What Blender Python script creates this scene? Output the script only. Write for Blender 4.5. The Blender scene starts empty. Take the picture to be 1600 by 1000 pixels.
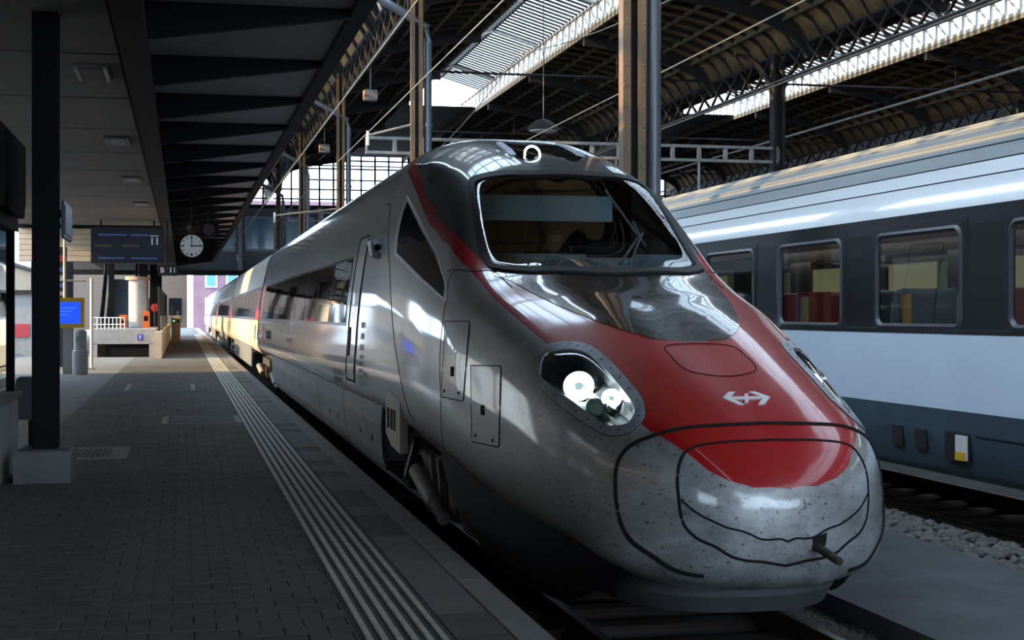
import bpy, bmesh, math, random
import numpy as np
from mathutils import Vector, Matrix
random.seed(7); np.random.seed(7)
sc = bpy.context.scene
C = sc.collection
# ------------------------------------------------------------------ camera
FPX, HOR, VPX = 2300.0, 490.0, 285.0          # focal length in px, horizon row, vanishing column
YAW = math.atan((800 - VPX) / FPX)
cd = bpy.data.cameras.new('camera'); cam = bpy.data.objects.new('camera', cd); C.objects.link(cam)
cam.location = (0, 0, 1.6); cam.rotation_euler = (math.pi/2, 0, -YAW)
cd.sensor_width = 36; cd.lens = FPX/1600*36; cd.shift_y = -(500-HOR)/1600
cd.clip_start = .05; cd.clip_end = 1000
sc.camera = cam
# ------------------------------------------------------------------ world, sun, exposure
w = bpy.data.worlds.new('sky'); sc.world = w; w.use_nodes = True
bg = w.node_tree.nodes['Background']
bg.inputs[0].default_value = (.62, .80, 1.0, 1); bg.inputs[1].default_value = 8.0
sd = bpy.data.lights.new('sun', 'SUN'); so = bpy.data.objects.new('sun', sd); C.objects.link(so)
sd.energy = 12; sd.color = (1.0, .68, .28); sd.angle = math.radians(.6)
so.rotation_euler = Vector((.93, .10, -.36)).to_track_quat('-Z', 'Y').to_euler()
sc.view_settings.view_transform = 'Standard'; sc.view_settings.look = 'None'
sc.view_settings.gamma = 1; sc.view_settings.use_curve_mapping = False
sc.view_settings.exposure = -0.15
sc.cycles.use_denoising = True
sc.cycles.max_bounces = 8; sc.cycles.transparent_max_bounces = 12
sc.cycles.caustics_reflective = False; sc.cycles.caustics_refractive = False
sc.cycles.sample_clamp_indirect = 6

# ------------------------------------------------------------------ materials
M = {}
def mat(name, col, rough=.6, metal=0, coat=0, noise=0, nscale=4, bump=0, bscale=40, emit=None, es=0, spec=.5, dirt=None, dscale=3, damt=.5, stretch=None):
    m = bpy.data.materials.new(name); m.use_nodes = True
    nt = m.node_tree; b = nt.nodes['Principled BSDF']
    b.inputs['Base Color'].default_value = (*col, 1); b.inputs['Roughness'].default_value = rough
    b.inputs['Metallic'].default_value = metal; b.inputs['Coat Weight'].default_value = coat
    b.inputs['Coat Roughness'].default_value = .04; b.inputs['Specular IOR Level'].default_value = spec
    if emit: b.inputs['Emission Color'].default_value = (*emit, 1); b.inputs['Emission Strength'].default_value = es
    tc = nt.nodes.new('ShaderNodeTexCoord'); src = tc.outputs['Object']
    if stretch:
        mp = nt.nodes.new('ShaderNodeMapping'); mp.inputs['Scale'].default_value = stretch
        nt.links.new(src, mp.inputs[0]); src = mp.outputs[0]
    last = None
    if noise or dirt:
        n = nt.nodes.new('ShaderNodeTexNoise'); n.inputs['Scale'].default_value = nscale; n.inputs['Detail'].default_value = 6
        nt.links.new(src, n.inputs['Vector'])
        r = nt.nodes.new('ShaderNodeValToRGB')
        r.color_ramp.elements[0].position = .3; r.color_ramp.elements[1].position = .7
        r.color_ramp.elements[0].color = (*[c*(1-noise) for c in col], 1)
        r.color_ramp.elements[1].color = (*[min(1, c*(1+noise*.6)) for c in col], 1)
        nt.links.new(n.outputs[0], r.inputs[0]); last = r.outputs[0]
    if dirt:
        n2 = nt.nodes.new('ShaderNodeTexNoise'); n2.inputs['Scale'].default_value = dscale; n2.inputs['Detail'].default_value = 9
        n2.inputs['Roughness'].default_value = .7
        nt.links.new(src, n2.inputs['Vector'])
        r2 = nt.nodes.new('ShaderNodeMapRange'); r2.inputs[1].default_value = .52; r2.inputs[2].default_value = .72
        r2.inputs[3].default_value = 0; r2.inputs[4].default_value = damt
        nt.links.new(n2.outputs[0], r2.inputs[0])
        mx = nt.nodes.new('ShaderNodeMix'); mx.data_type = 'RGBA'
        nt.links.new(r2.outputs[0], mx.inputs[0]); nt.links.new(last, mx.inputs[6]); mx.inputs[7].default_value = (*dirt, 1)
        last = mx.outputs[2]
    if last: nt.links.new(last, b.inputs['Base Color'])
    if bump:
        n3 = nt.nodes.new('ShaderNodeTexNoise'); n3.inputs['Scale'].default_value = bscale; n3.inputs['Detail'].default_value = 5
        nt.links.new(src, n3.inputs['Vector'])
        bp = nt.nodes.new('ShaderNodeBump'); bp.inputs['Strength'].default_value = bump; bp.inputs['Distance'].default_value = .02
        nt.links.new(n3.outputs[0], bp.inputs['Height']); nt.links.new(bp.outputs[0], b.inputs['Normal'])
    M[name] = m; return m
def glass(name, tint, refl=1.0, ior=1.5, rough=.0):
    m = bpy.data.materials.new(name); m.use_nodes = True; nt = m.node_tree
    nt.nodes.clear(); o = nt.nodes.new('ShaderNodeOutputMaterial'); mx = nt.nodes.new('ShaderNodeMixShader')
    t = nt.nodes.new('ShaderNodeBsdfTransparent'); t.inputs[0].default_value = (*tint, 1)
    g = nt.nodes.new('ShaderNodeBsdfGlossy'); g.inputs['Roughness'].default_value = rough; g.inputs[0].default_value = (refl, refl, refl, 1)
    f = nt.nodes.new('ShaderNodeFresnel'); f.inputs[0].default_value = ior
    nt.links.new(f.outputs[0], mx.inputs[0]); nt.links.new(t.outputs[0], mx.inputs[1]); nt.links.new(g.outputs[0], mx.inputs[2])
    nt.links.new(mx.outputs[0], o.inputs[0]); M[name] = m; return m
mat('concrete', (.15,.145,.14), .85, noise=.25, nscale=3, bump=.2)
mat('paver', (.088,.082,.075), .8, noise=.3, nscale=1.3, bump=.25, bscale=60)
mat('paver_b', (.074,.069,.063), .82, noise=.3, nscale=1.3, bump=.25, bscale=60)
mat('paver_joint', (.045,.043,.04), .95)
mat('slab', (.15,.142,.135), .8, noise=.25, nscale=2, bump=.15, bscale=50)
mat('edge_stone', (.19,.18,.17), .75, noise=.2, nscale=3, bump=.15, bscale=60)
mat('tactile', (.50,.48,.44), .7, noise=.22, nscale=5)
mat('ballast', (.07,.064,.06), .95, noise=.5, nscale=2, bump=.5, bscale=9)
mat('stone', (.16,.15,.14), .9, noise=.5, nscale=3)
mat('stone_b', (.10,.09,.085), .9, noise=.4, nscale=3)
mat('walk', (.12,.12,.125), .85, noise=.3, nscale=1.5, bump=.3, bscale=25, dirt=(.08,.08,.08), dscale=.8, damt=.6)
mat('rail_side', (.06,.045,.035), .7, noise=.4)
mat('rail_top', (.20,.195,.19), .45, metal=1)
mat('black_steel', (.008,.008,.010), .75, spec=.12)
mat('canopy_steel', (.013,.014,.018), .75, spec=.15)
mat('beam_steel', (.018,.018,.02), .75, spec=.15)
mat('ceiling_panel', (.36,.355,.37), .8, noise=.12, nscale=.8)
mat('plank', (.165,.155,.148), .8, noise=.12, nscale=.7)
mat('hall_steel', (.028,.026,.025), .7, noise=.3, spec=.2)
mat('grey_steel', (.30,.29,.275), .6, noise=.25)
mat('rust_steel', (.15,.088,.04), .55, noise=.35, nscale=6, stretch=(1,1,.15))
mat('pipe', (.12,.125,.14), .35, metal=.3)
mat('vault_wood', (.32,.19,.075), .85, noise=.5, nscale=2.2, dirt=(.05,.035,.025), dscale=1.2, damt=.8)
mat('vault_rib', (.022,.017,.013), .8)
mat('purlin', (.13,.10,.065), .7, noise=.3)
mat('slat', (.10,.125,.14), .6)
mat('wire', (.10,.095,.09), .5)
mat('wire_pale', (.22,.19,.15), .6)
mat('white_paint', (.62,.62,.60), .6, noise=.1)
mat('lamp_grey', (.30,.30,.31), .6)
mat('lamp_copper', (.62,.33,.2), .6)
mat('red', (.46,.006,.012), .32, coat=1, noise=.12, nscale=1.2, dirt=(.18,.02,.02), dscale=9, damt=.35)
mat('black_gloss', (.010,.010,.012), .25, coat=1)
mat('rubber', (.008,.008,.009), .6)
mat('gap', (.004,.004,.004), .9)
mat('skirt_navy', (.008,.010,.016), .6, noise=.4, spec=.25)
mat('skirt_grey', (.17,.175,.18), .55, noise=.25, nscale=2, dirt=(.07,.06,.05), dscale=2, damt=.6)
mat('spoiler', (.085,.085,.09), .7, noise=.3)
mat('bogie', (.055,.052,.05), .55, noise=.4, nscale=5)
mat('bogie_light', (.30,.29,.27), .6, noise=.3)
mat('frame_metal', (.52,.55,.60), .42, metal=.55, noise=.25, nscale=9, dirt=(.12,.12,.12), dscale=16, damt=.7)
mat('screw', (.02,.02,.02), .5)
mat('chrome', (.75,.8,.82), .16, metal=1)
mat('lamp_inner', (.05,.06,.065), .25)
mat('lamp_on', (1,1,1), .5, emit=(.80,.95,1.0), es=14)
mat('lamp_core', (.3,.4,.4), .3, emit=(.55,.85,.85), es=.9)
mat('led_ring', (1,1,1), .5, emit=(.62,.90,1.0), es=7)
mat('dark_glass', (.006,.007,.009), .03, spec=.5)
mat('band', (.012,.013,.016), .2, spec=.35)
mat('white_band', (.93,.94,.95), .2, coat=1, spec=.8)
mat('coach_white', (.66,.75,.84), .35, coat=.25, noise=.06, nscale=1)
mat('coach_skirt', (.055,.085,.105), .45, noise=.2, nscale=2)
mat('coach_roof', (.25,.26,.26), .55, noise=.25, nscale=2, stretch=(1,.1,1))
mat('coach_frame', (.07,.07,.08), .35)
mat('coach_inner', (.42,.40,.40), .7)
mat('seat_red', (.22,.02,.035), .8); mat('seat_teal', (.03,.10,.13), .8)
mat('seat_green', (.55,.62,.38), .7); mat('seat_yellow', (.75,.42,.02), .7)
mat('view_green', (.62,.72,.40), .7)
mat('yellow', (.62,.36,.02), .5); mat('screen_blue', (.01,.03,.3), .3, emit=(.01,.075,1.0), es=1.3)
mat('screen_line', (.1,.2,.8), .3, emit=(.06,.16,1), es=1.3)
mat('board', (.004,.007,.022), .35); mat('board_frame', (.012,.013,.018), .5)
mat('board_line', (.03,.06,.16), .5, emit=(.10,.20,.55), es=.22)
mat('board_dim', (.06,.06,.03), .5, emit=(.3,.28,.1), es=.06)
mat('sign_white', (.75,.75,.75), .6, emit=(.8,.85,1), es=.10)
mat('clock_face', (.78,.78,.76), .5); mat('clock_black', (.006,.006,.006), .8, spec=.1); 
mat('navy_sign', (.012,.014,.05), .4); mat('picto_blue', (.05,.05,.32), .4)
mat('beige', (.50,.40,.29), .75, noise=.1); mat('beige_dark', (.20,.15,.11), .8)
mat('wall_grey', (.26,.25,.24), .8, noise=.15); mat('orange', (.62,.12,.01), .5); mat('signal_red', (.55,.015,.01), .5)
mat('facade', (.14,.155,.175), .7, noise=.1); mat('facade_frame', (.35,.37,.40), .6)
mat('win_blue', (.10,.28,.42), .08, spec=.8); mat('brick_far', (.20,.115,.15), .8, noise=.2, nscale=.6); mat('far_white', (.75,.78,.82), .7)
mat('skin', (.36,.20,.14), .55); mat('hair', (.02,.016,.013), .8); mat('uniform', (.02,.022,.03), .8)
mat('cab_dark', (.018,.02,.022), .8); mat('cab_dash', (.45,.5,.52), .7); mat('cab_shade', (.5,.58,.58), .8)
mat('coat_dark', (.03,.03,.035), .8); mat('leaf_y', (.5,.45,.03), .6)
mat('poster_red', (.35,.03,.04), .6); mat('door_red', (.62,.035,.012), .35, coat=.5)
mat('logo_white', (.85,.85,.85), .4); mat('black_print', (.02,.02,.02), .6); mat('grey_print', (.10,.10,.09), .6)
mat('glow_wall', (.75,.62,.42), .7)
mat('win_blue2', (.10,.13,.15), .5, metal=.3); mat('green_lamp', (.2,.8,.2), .5, emit=(.3,1,.2), es=2)
glass('windscreen', (.52,.60,.62), ior=1.50); glass('clear', (.82,.86,.86), ior=1.45); glass('pane', (.80,.80,.80), ior=1.5)
glass('lamp_cover', (.92,.95,.97), ior=1.45); glass('sky_pane', (.9,.95,.97), ior=1.2)

def frosted(name, col):
    m = bpy.data.materials.new(name); m.use_nodes = True; nt = m.node_tree; nt.nodes.clear(); o = nt.nodes.new('ShaderNodeOutputMaterial')
    mx = nt.nodes.new('ShaderNodeMixShader'); t = nt.nodes.new('ShaderNodeBsdfTranslucent'); d = nt.nodes.new('ShaderNodeBsdfDiffuse'); mx.inputs[0].default_value = .3
    t.inputs[0].default_value = (*col,1); d.inputs[0].default_value = (*col,1)
    nt.links.new(t.outputs[0], mx.inputs[1]); nt.links.new(d.outputs[0], mx.inputs[2]); nt.links.new(mx.outputs[0], o.inputs[0]); M[name] = m
frosted('frosted', (.80,.86,.92)); mat('sky_screen', (.20,.14,.085), .8); mat('brown_far', (.10,.075,.06), .8, noise=.2); mat('wall_dark', (.007,.007,.008), .9, spec=.1)
# ------------------------------------------------------------------ mesh helpers
class MB:
    def __init__(s): s.v = []; s.f = []
    def add(s, v, f):
        o = len(s.v); s.v += [tuple(p) for p in v]; s.f += [tuple(i+o for i in q) for q in f]; return s
    def box(s, x0, x1, y0, y1, z0, z1):
        return s.add([(x0,y0,z0),(x1,y0,z0),(x1,y1,z0),(x0,y1,z0),(x0,y0,z1),(x1,y0,z1),(x1,y1,z1),(x0,y1,z1)],
                     [(0,3,2,1),(4,5,6,7),(0,1,5,4),(1,2,6,5),(2,3,7,6),(3,0,4,7)])
    def cham(s, x0, x1, y0, y1, z0, z1, c):            # box with a bevelled upper rim
        return s.add([(x0,y0,z0),(x1,y0,z0),(x1,y1,z0),(x0,y1,z0),(x0,y0,z1-c),(x1,y0,z1-c),(x1,y1,z1-c),(x0,y1,z1-c),
                      (x0+c,y0+c,z1),(x1-c,y0+c,z1),(x1-c,y1-c,z1),(x0+c,y1-c,z1)],
                     [(0,3,2,1),(8,9,10,11),(0,1,5,4),(1,2,6,5),(2,3,7,6),(3,0,4,7),(4,5,9,8),(5,6,10,9),(6,7,11,10),(7,4,8,11)])
    def bar(s, a, b, wd, ht=None, up=(0,0,1)):          # rectangular bar between two points
        ht = ht or wd; a = Vector(a); b = Vector(b); d = (b-a).normalized(); u = Vector(up)
        if abs(d.dot(u)) > .98: u = Vector((0,1,0))
        x = d.cross(u).normalized(); y = x.cross(d)
        vs = [p + x*sx*wd/2 + y*sy*ht/2 for p in (a, b) for sx, sy in ((-1,-1),(1,-1),(1,1),(-1,1))]
        return s.add(vs, [(0,1,2,3),(7,6,5,4),(0,4,5,1),(1,5,6,2),(2,6,7,3),(3,7,4,0)])
    def tube(s, pts, r, n=8, cap=True):
        pts = [Vector(p) for p in pts]; vs = []; rr = r if hasattr(r, '__len__') else [r]*len(pts)
        ref = Vector((0,0,1))
        for k, p in enumerate(pts):
            d = (pts[min(k+1,len(pts)-1)] - pts[max(k-1,0)]).normalized()
            u = ref if abs(d.dot(ref)) < .95 else Vector((0,1,0))
            x = d.cross(u).normalized(); y = x.cross(d)
            vs += [p + (x*math.cos(2*math.pi*q/n) + y*math.sin(2*math.pi*q/n))*rr[k] for q in range(n)]
        fs = [(k*n+q, k*n+(q+1)%n, (k+1)*n+(q+1)%n, (k+1)*n+q) for k in range(len(pts)-1) for q in range(n)]
        if cap: fs += [tuple(range(n-1,-1,-1)), tuple((len(pts)-1)*n+q for q in range(n))]
        return s.add(vs, fs)
    def prism(s, poly, y0, y1, ax='y'):                  # polygon in (x,z) extruded along y (or (y,z) along x, (x,y) along z)
        n = len(poly)
        def P(a, b, t): return (a, t, b) if ax == 'y' else ((t, a, b) if ax == 'x' else (a, b, t))
        vs = [P(a,b,y0) for a,b in poly] + [P(a,b,y1) for a,b in poly]
        return s.add(vs, [tuple(range(n)), tuple(range(2*n-1,n-1,-1))] + [(k,n+k,n+(k+1)%n,(k+1)%n) for k in range(n)])
    def lathe(s, prof, c=(0,0,0), n=20, ax='z'):          # prof: (radius, height)
        vs = []
        for r, h in prof:
            for q in range(n):
                a = 2*math.pi*q/n; p = (r*math.cos(a), r*math.sin(a), h)
                if ax == 'y': p = (p[0], p[2], p[1])
                if ax == 'x': p = (p[2], p[0], p[1])
                vs.append((p[0]+c[0], p[1]+c[1], p[2]+c[2]))
        m = len(prof)
        fs = [(k*n+q, k*n+(q+1)%n, (k+1)*n+(q+1)%n, (k+1)*n+q) for k in range(m-1) for q in range(n)]
        fs += [tuple(range(n-1,-1,-1)), tuple((m-1)*n+q for q in range(n))]
        return s.add(vs, fs)
    def mesh(s, name, m, smooth=False):
        me = bpy.data.meshes.new(name); me.from_pydata(s.v, [], s.f); me.update()
        if not getattr(s, 'keep', 0):
          bm = bmesh.new(); bm.from_mesh(me); bmesh.ops.recalc_face_normals(bm, faces=bm.faces); bm.to_mesh(me); bm.free()
        if m: me.materials.append(M[m])
        if smooth:
            me.shade_smooth(); 
            try: me.set_sharp_from_angle(angle=math.radians(smooth if smooth is not True else 35))
            except Exception: pass
        return me
    def build(s, name, m, parent=None, smooth=False, **kw):
        return link(name, s.mesh(name, m, smooth), parent, **kw)
def link(name, me, parent=None, loc=None, rot=None, label=None, cat=None, group=None, kind=None):
    o = bpy.data.objects.new(name, me); C.objects.link(o)
    if parent is not None: o.parent = parent
    if loc is not None: o.location = loc
    if rot is not None: o.rotation_euler = rot
    if label: o['label'] = label
    if cat: o['category'] = cat
    if group: o['group'] = group
    if kind: o['kind'] = kind
    return o
def thing(name, label, cat, loc=(0,0,0), group=None, rot=(0,0,0)):
    return link(name, None, None, loc, rot, label, cat, group)
def struct(name, mb, m, **kw): return mb.build(name, m, None, kind='structure', **kw)
def text(name, s, size, loc, rot, m, parent=None, ext=.003, align='CENTER', bold=0, sx=1.0, **kw):
    cu = bpy.data.curves.new(name, 'FONT'); cu.body = s; cu.size = size; cu.extrude = ext; cu.offset = bold
    cu.align_x = align; cu.align_y = 'CENTER'
    t = bpy.data.objects.new('tmp', cu); C.objects.link(t)
    me = bpy.data.meshes.new_from_object(t.evaluated_get(bpy.context.evaluated_depsgraph_get()))
    bpy.data.objects.remove(t); bpy.data.curves.remove(cu)
    me.materials.clear(); me.materials.append(M[m])
    o = link(name, me, parent, loc, rot, **kw); o.scale = (sx, 1, 1); return o
def project(p):
    x, y, z = p[...,0], p[...,1], p[...,2]-1.6
    X = x*math.cos(YAW) - y*math.sin(YAW); Z = x*math.sin(YAW) + y*math.cos(YAW)
    return 800+FPX*X/Z, HOR-FPX*z/Z
FRONT = (math.pi/2, 0, 0)                                # text that faces the camera end of the platform
mat('cover_beige', (.50,.46,.40), .6, noise=.12)
mat('door_paint', (.52,.52,.51), .4, metal=.4, coat=.7)
mat('hatch', (.36,.365,.37), .42, metal=.5, coat=.6, noise=.12, nscale=2)
mat('lamp_core2', (.12,.22,.19), .25, emit=(.25,.45,.4), es=.12)
# ------------------------------------------------------------------ high speed train: body surface
UC, RZ = 3.48, -.55                                       # track centre, rail head level
VT = 8.10                                                 # nose tip
# per station: v, then half-section (w, height above rail) from top centre to underside
ST = [
 (VT,   [(0,.98),(.00,.98),(.00,.975),(.00,.97),(.00,.95),(.00,.93),(.00,.92),(0,.92)]),
 (8.18, [(0,1.22),(.16,1.215),(.31,1.18),(.40,1.09),(.43,.94),(.38,.70),(.22,.60),(0,.58)]),
 (8.40, [(0,1.43),(.30,1.425),(.54,1.36),(.67,1.22),(.71,.98),(.66,.62),(.40,.50),(0,.47)]),
 (8.70, [(0,1.585),(.40,1.575),(.72,1.45),(.845,1.27),(.90,1.00),(.86,.62),(.5,.46),(0,.44)]),
 (9.43, [(0,1.85),(.48,1.84),(.86,1.68),(1.0,1.46),(1.08,1.10),(1.03,.72),(.6,.50),(0,.48)]),
 (10.45,[(0,2.15),(.55,2.14),(1.01,1.97),(1.14,1.73),(1.22,1.28),(1.18,.80),(.7,.55),(0,.5)]),
 (10.98,[(0,2.28),(.58,2.275),(1.05,2.13),(1.19,1.87),(1.285,1.36),(1.24,.85),(.8,.6),(0,.55)]),
 (12.20,[(0,2.62),(.62,2.615),(1.10,2.48),(1.27,2.16),(1.385,1.58),(1.34,1.0),(.9,.75),(0,.7)]),
 (13.40,[(0,3.46),(.55,3.44),(.98,3.22),(1.20,2.70),(1.41,1.75),(1.37,1.08),(.95,.8),(0,.75)]),
 (14.35,[(0,3.80),(.55,3.77),(.96,3.53),(1.20,2.94),(1.415,1.82),(1.38,1.12),(.95,.85),(0,.8)]),
 (15.50,[(0,4.02),(.56,3.98),(.99,3.73),(1.22,3.10),(1.415,1.86),(1.385,1.14),(.95,.85),(0,.8)]),
 (16.50,[(0,4.09),(.58,4.05),(1.02,3.80),(1.235,3.16),(1.415,1.88),(1.385,1.15),(.95,.85),(0,.8)]),
]
def pchip(x, y, xs):
    x = np.array(x, float); y = np.array(y, float); h = np.diff(x); d = np.diff(y)/h
    m = np.zeros(len(x))
    for k in range(1, len(x)-1):
        if d[k-1]*d[k] > 0:
            w1 = 2*h[k]+h[k-1]; w2 = h[k]+2*h[k-1]; m[k] = (w1+w2)/(w1/d[k-1]+w2/d[k])
    m[0] = d[0]; m[-1] = 0
    k = np.clip(np.searchsorted(x, xs)-1, 0, len(x)-2); t = (xs-x[k])/h[k]
    return ((1+2*t)*(1-t)**2*y[k] + t*(1-t)**2*h[k]*m[k] + t*t*(3-2*t)*y[k+1] + t*t*(t-1)*h[k]*m[k+1])
NSUB = 14
def section(cp):                                           # centripetal Catmull-Rom through the half-section points
    cp = np.array(cp, float)
    e0 = cp[1]*[-1,1]; e1 = cp[-2]*[-1,1]; q = np.vstack([e0, cp, e1]); out = []
    for k in range(1, len(q)-2):
        p0, p1, p2, p3 = q[k-1], q[k], q[k+1], q[k+2]
        g = lambda a, b: max(np.linalg.norm(b-a)**.5, 1e-4)
        t0 = 0; t1 = t0+g(p0,p1); t2 = t1+g(p1,p2); t3 = t2+g(p2,p3)
        for s in range(NSUB):
            t = t1+(t2-t1)*s/NSUB
            a1 = (t1-t)/(t1-t0)*p0+(t-t0)/(t1-t0)*p1; a2 = (t2-t)/(t2-t1)*p1+(t-t1)/(t2-t1)*p2; a3 = (t3-t)/(t3-t2)*p2+(t-t2)/(t3-t2)*p3
            b1 = (t2-t)/(t2-t0)*a1+(t-t0)/(t2-t0)*a2; b2 = (t3-t)/(t3-t1)*a2+(t-t1)/(t3-t1)*a3
            out.append((t2-t)/(t2-t1)*b1+(t-t1)/(t2-t1)*b2)
    out.append(cp[-1]); return np.array(out)
NT = 300
ts = np.linspace(0, math.sqrt(16.5-VT), NT)
tk = [math.sqrt(max(s[0]-VT,0)) for s in ST]
vs_ = list(VT+ts**2)
CPS = np.array([[pchip(tk, [s[1][k][c] for s in ST], ts) for c in (0,1)] for k in range(8)])   # 8,2,NT
SEC = [section(CPS[:,:,n]) for n in range(NT)]
CAR_END = 41.2
for e in np.linspace(16.5, CAR_END, 60)[1:]: vs_.append(e); SEC.append(SEC[NT-1])
VS = np.array(vs_); SEC = np.array(SEC)                     # (ni, nj, 2)
NI, NJ = SEC.shape[:2]
FULL = SEC[-1]
def S(i, j):                                               # surface point; j<0 is the platform side
    sg = -1 if j < 0 else 1; aj = min(abs(j), NJ-1.001); i = min(max(i,0), NI-1.001)
    i0 = int(i); j0 = int(aj); a = i-i0; b = aj-j0
    q = (SEC[i0,j0]*(1-a)*(1-b)+SEC[i0+1,j0]*a*(1-b)+SEC[i0,j0+1]*(1-a)*b+SEC[i0+1,j0+1]*a*b)
    return np.array((UC+sg*q[0], VS[i0]*(1-a)+VS[i0+1]*a, q[1]+RZ))
def Nrm(i, j, e=.9):
    a = S(i+e,j)-S(i-e,j); b = S(i,j+e)-S(i,j-e); n = np.cross(a,b); l = np.linalg.norm(n)
    n = n/l if l > 1e-12 else np.array((0,-1,0))
    p = S(i,j); out = p-np.array((UC, p[1]+.6, RZ+1.6 if p[2]-RZ>1.2 else RZ+1.2))
    return n if np.dot(n, out) > 0 else -n
_g = np.array([[S(i,-j) for j in range(NJ)] for i in range(0, NI)])
_gx, _gy = project(_g)
_gn = np.cross(np.gradient(_g, axis=0), np.gradient(_g, axis=1)); 
_fac = np.einsum('ijk,ijk->ij', _gn, np.array((0,0,1.6))-_g)
if _fac[NT//2, NJ//2] < 0: _fac = -_fac
def tr(x, y):                                              # point of the platform-side half seen along a given line of sight
    d = (_gx-x)**2+(_gy-y)**2 + np.where(_fac > 0, 0, 1e5); k = np.unravel_index(np.argmin(d), d.shape)
    i, j = float(k[0]), float(k[1])
    for _ in range(12):
        f = lambda i, j: np.array(project(S(max(i,0), -max(j,1e-6))))
        r = np.array((x,y))-f(i,j); e = .25
        J = np.stack([(f(i+e,j)-f(i-e if i>e else i,j))/(2*e if i>e else e), (f(i,j+e)-f(i,j-e if j>e else j))/(2*e if j>e else e)], 1)
        try: st = np.linalg.solve(J+np.eye(2)*1e-9, r)
        except Exception: break
        st = np.clip(st, -3, 3); i = min(max(i+st[0],0),NI-2); j = min(max(j+st[1],0),NJ-2)
    return (i, -j)
def TR(pts): return [tr(*p) for p in pts]
def TRD(pts, step=9):                                       # closed outline, followed in small steps
    out = []
    for a, b in zip(pts, pts[1:]+pts[:1]):
        n = max(1, int(math.hypot(b[0]-a[0], b[1]-a[1])/step)); out += [tr(a[0]+(b[0]-a[0])*k/n, a[1]+(b[1]-a[1])*k/n) for k in range(n)]
    return out
def vz(v, z, side=-1):                                      # position on the car side from distance along the track and height above rail
    i = float(np.interp(v, VS, np.arange(NI))); i0 = int(min(i,NI-2)); a = i-i0
    zz = SEC[i0,:,1]*(1-a)+SEC[i0+1,:,1]*a
    return (i, side*float(np.interp(-z, -zz, np.arange(NJ))))
def mir(p): return [(i,-j) for i,j in p]
def resample(poly, n, closed=True, smooth=True):
    p = np.array(poly, float); P3 = np.array([S(*q) for q in p])
    if closed: p = np.vstack([p, p[:1]]); P3 = np.vstack([P3, P3[:1]])
    d = np.r_[0, np.cumsum(np.linalg.norm(np.diff(P3, axis=0), axis=1))]
    if smooth:                                              # Catmull-Rom in surface coordinates
        k = len(p); dense = []; dd = []
        for m in range(k-1):
            if closed: a,b,c_,e = p[(m-1)%(k-1)],p[m],p[m+1],p[(m+2)%(k-1)] if m+2 >= k else p[m+2]
            else: a,b,c_,e = p[max(m-1,0)],p[m],p[m+1],p[min(m+2,k-1)]
            for t in np.linspace(0,1,10,endpoint=False):
                dense.append(.5*((2*b)+(-a+c_)*t+(2*a-5*b+4*c_-e)*t*t+(-a+3*b-3*c_+e)*t**3)); 
        dense.append(p[-1]); p = np.array(dense); P3 = np.array([S(*q) for q in p])
        d = np.r_[0, np.cumsum(np.linalg.norm(np.diff(P3, axis=0), axis=1))]
    t = np.linspace(0, d[-1], n+1)[:n] if closed else np.linspace(0, d[-1], n)
    return [(float(np.interp(x,d,p[:,0])), float(np.interp(x,d,p[:,1]))) for x in t]
def on(i, j, off): return S(i,j)+Nrm(i,j)*off
def scale_poly(poly, k):
    c = np.mean(np.array(poly), axis=0); return [tuple(c+(np.array(q)-c)*k) for q in poly]
def patch(name, poly, m, parent, off=.006, rings=5, n=64, smooth=True, edge=.012, rs=True, **kw):   # thin shell lying on the surface
    if rs: poly = resample(poly, n, True, smooth)
    n = len(poly); c = np.mean(np.array(poly), axis=0); mb = MB(); v = [on(*c, off)]
    for r in range(1, rings+1): v += [on(*(c+(np.array(q)-c)*r/rings), off) for q in poly]
    v += [on(*q, off-edge) for q in poly]
    f = [(0, 1+k, 1+(k+1)%n) for k in range(n)]
    for r in range(rings): f += [(1+r*n+k, 1+(r+1)*n+k, 1+(r+1)*n+(k+1)%n, 1+r*n+(k+1)%n) for k in range(n)]
    a_, b_, c_ = (np.array(v[q]) for q in f[0][:3])
    if np.dot(np.cross(b_-a_, c_-a_), Nrm(*c)) < 0: f = [q[::-1] for q in f]
    mb.add(v, f); mb.keep = 1; return mb.build(name, m, parent, smooth=40, **kw)
def ring(name, outer, inner, m, parent, off=.008, n=72, smooth=True, edge=.02, rs=True, off2=None, sub=3, **kw):
    if rs: outer = resample(outer, n, True, smooth); inner = resample(inner, n, True, smooth)
    n = len(outer); mb = MB(); v = [on(*q, off-edge) for q in outer]
    off2 = off if off2 is None else off2
    for s in range(sub+1):
        t = s/sub; v += [on(*(np.array(a)*(1-t)+np.array(b)*t), off*(1-t)+off2*t) for a, b in zip(outer, inner)]
    v += [on(*q, off2-edge) for q in inner]
    f = [(r*n+k, r*n+(k+1)%n, (r+1)*n+(k+1)%n, (r+1)*n+k) for r in range(sub+2) for k in range(n)]
    mb.add(v, f); return mb.build(name, m, parent, smooth=40, **kw)
def seam(name, path, m, parent, r=.006, off=.0, n=60, closed=False, smooth=True, rs=True, **kw):
    q = resample(path, n, closed, smooth) if rs else path
    if closed: q = q+[q[0]]
    return MB().tube([on(*p, off) for p in q], r, 6).build(name, m, parent, smooth=True, **kw)
def inside(poly, pts):
    x, y = pts[:,0], pts[:,1]; r = np.zeros(len(x), bool); n = len(poly)
    for k in range(n):
        (x0,y0),(x1,y1) = poly[k], poly[(k+1)%n]
        if y0 == y1: continue
        c = ((y0 > y) != (y1 > y)) & (x < (x1-x0)*(y-y0)/(y1-y0)+x0); r ^= c
    return r

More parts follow.
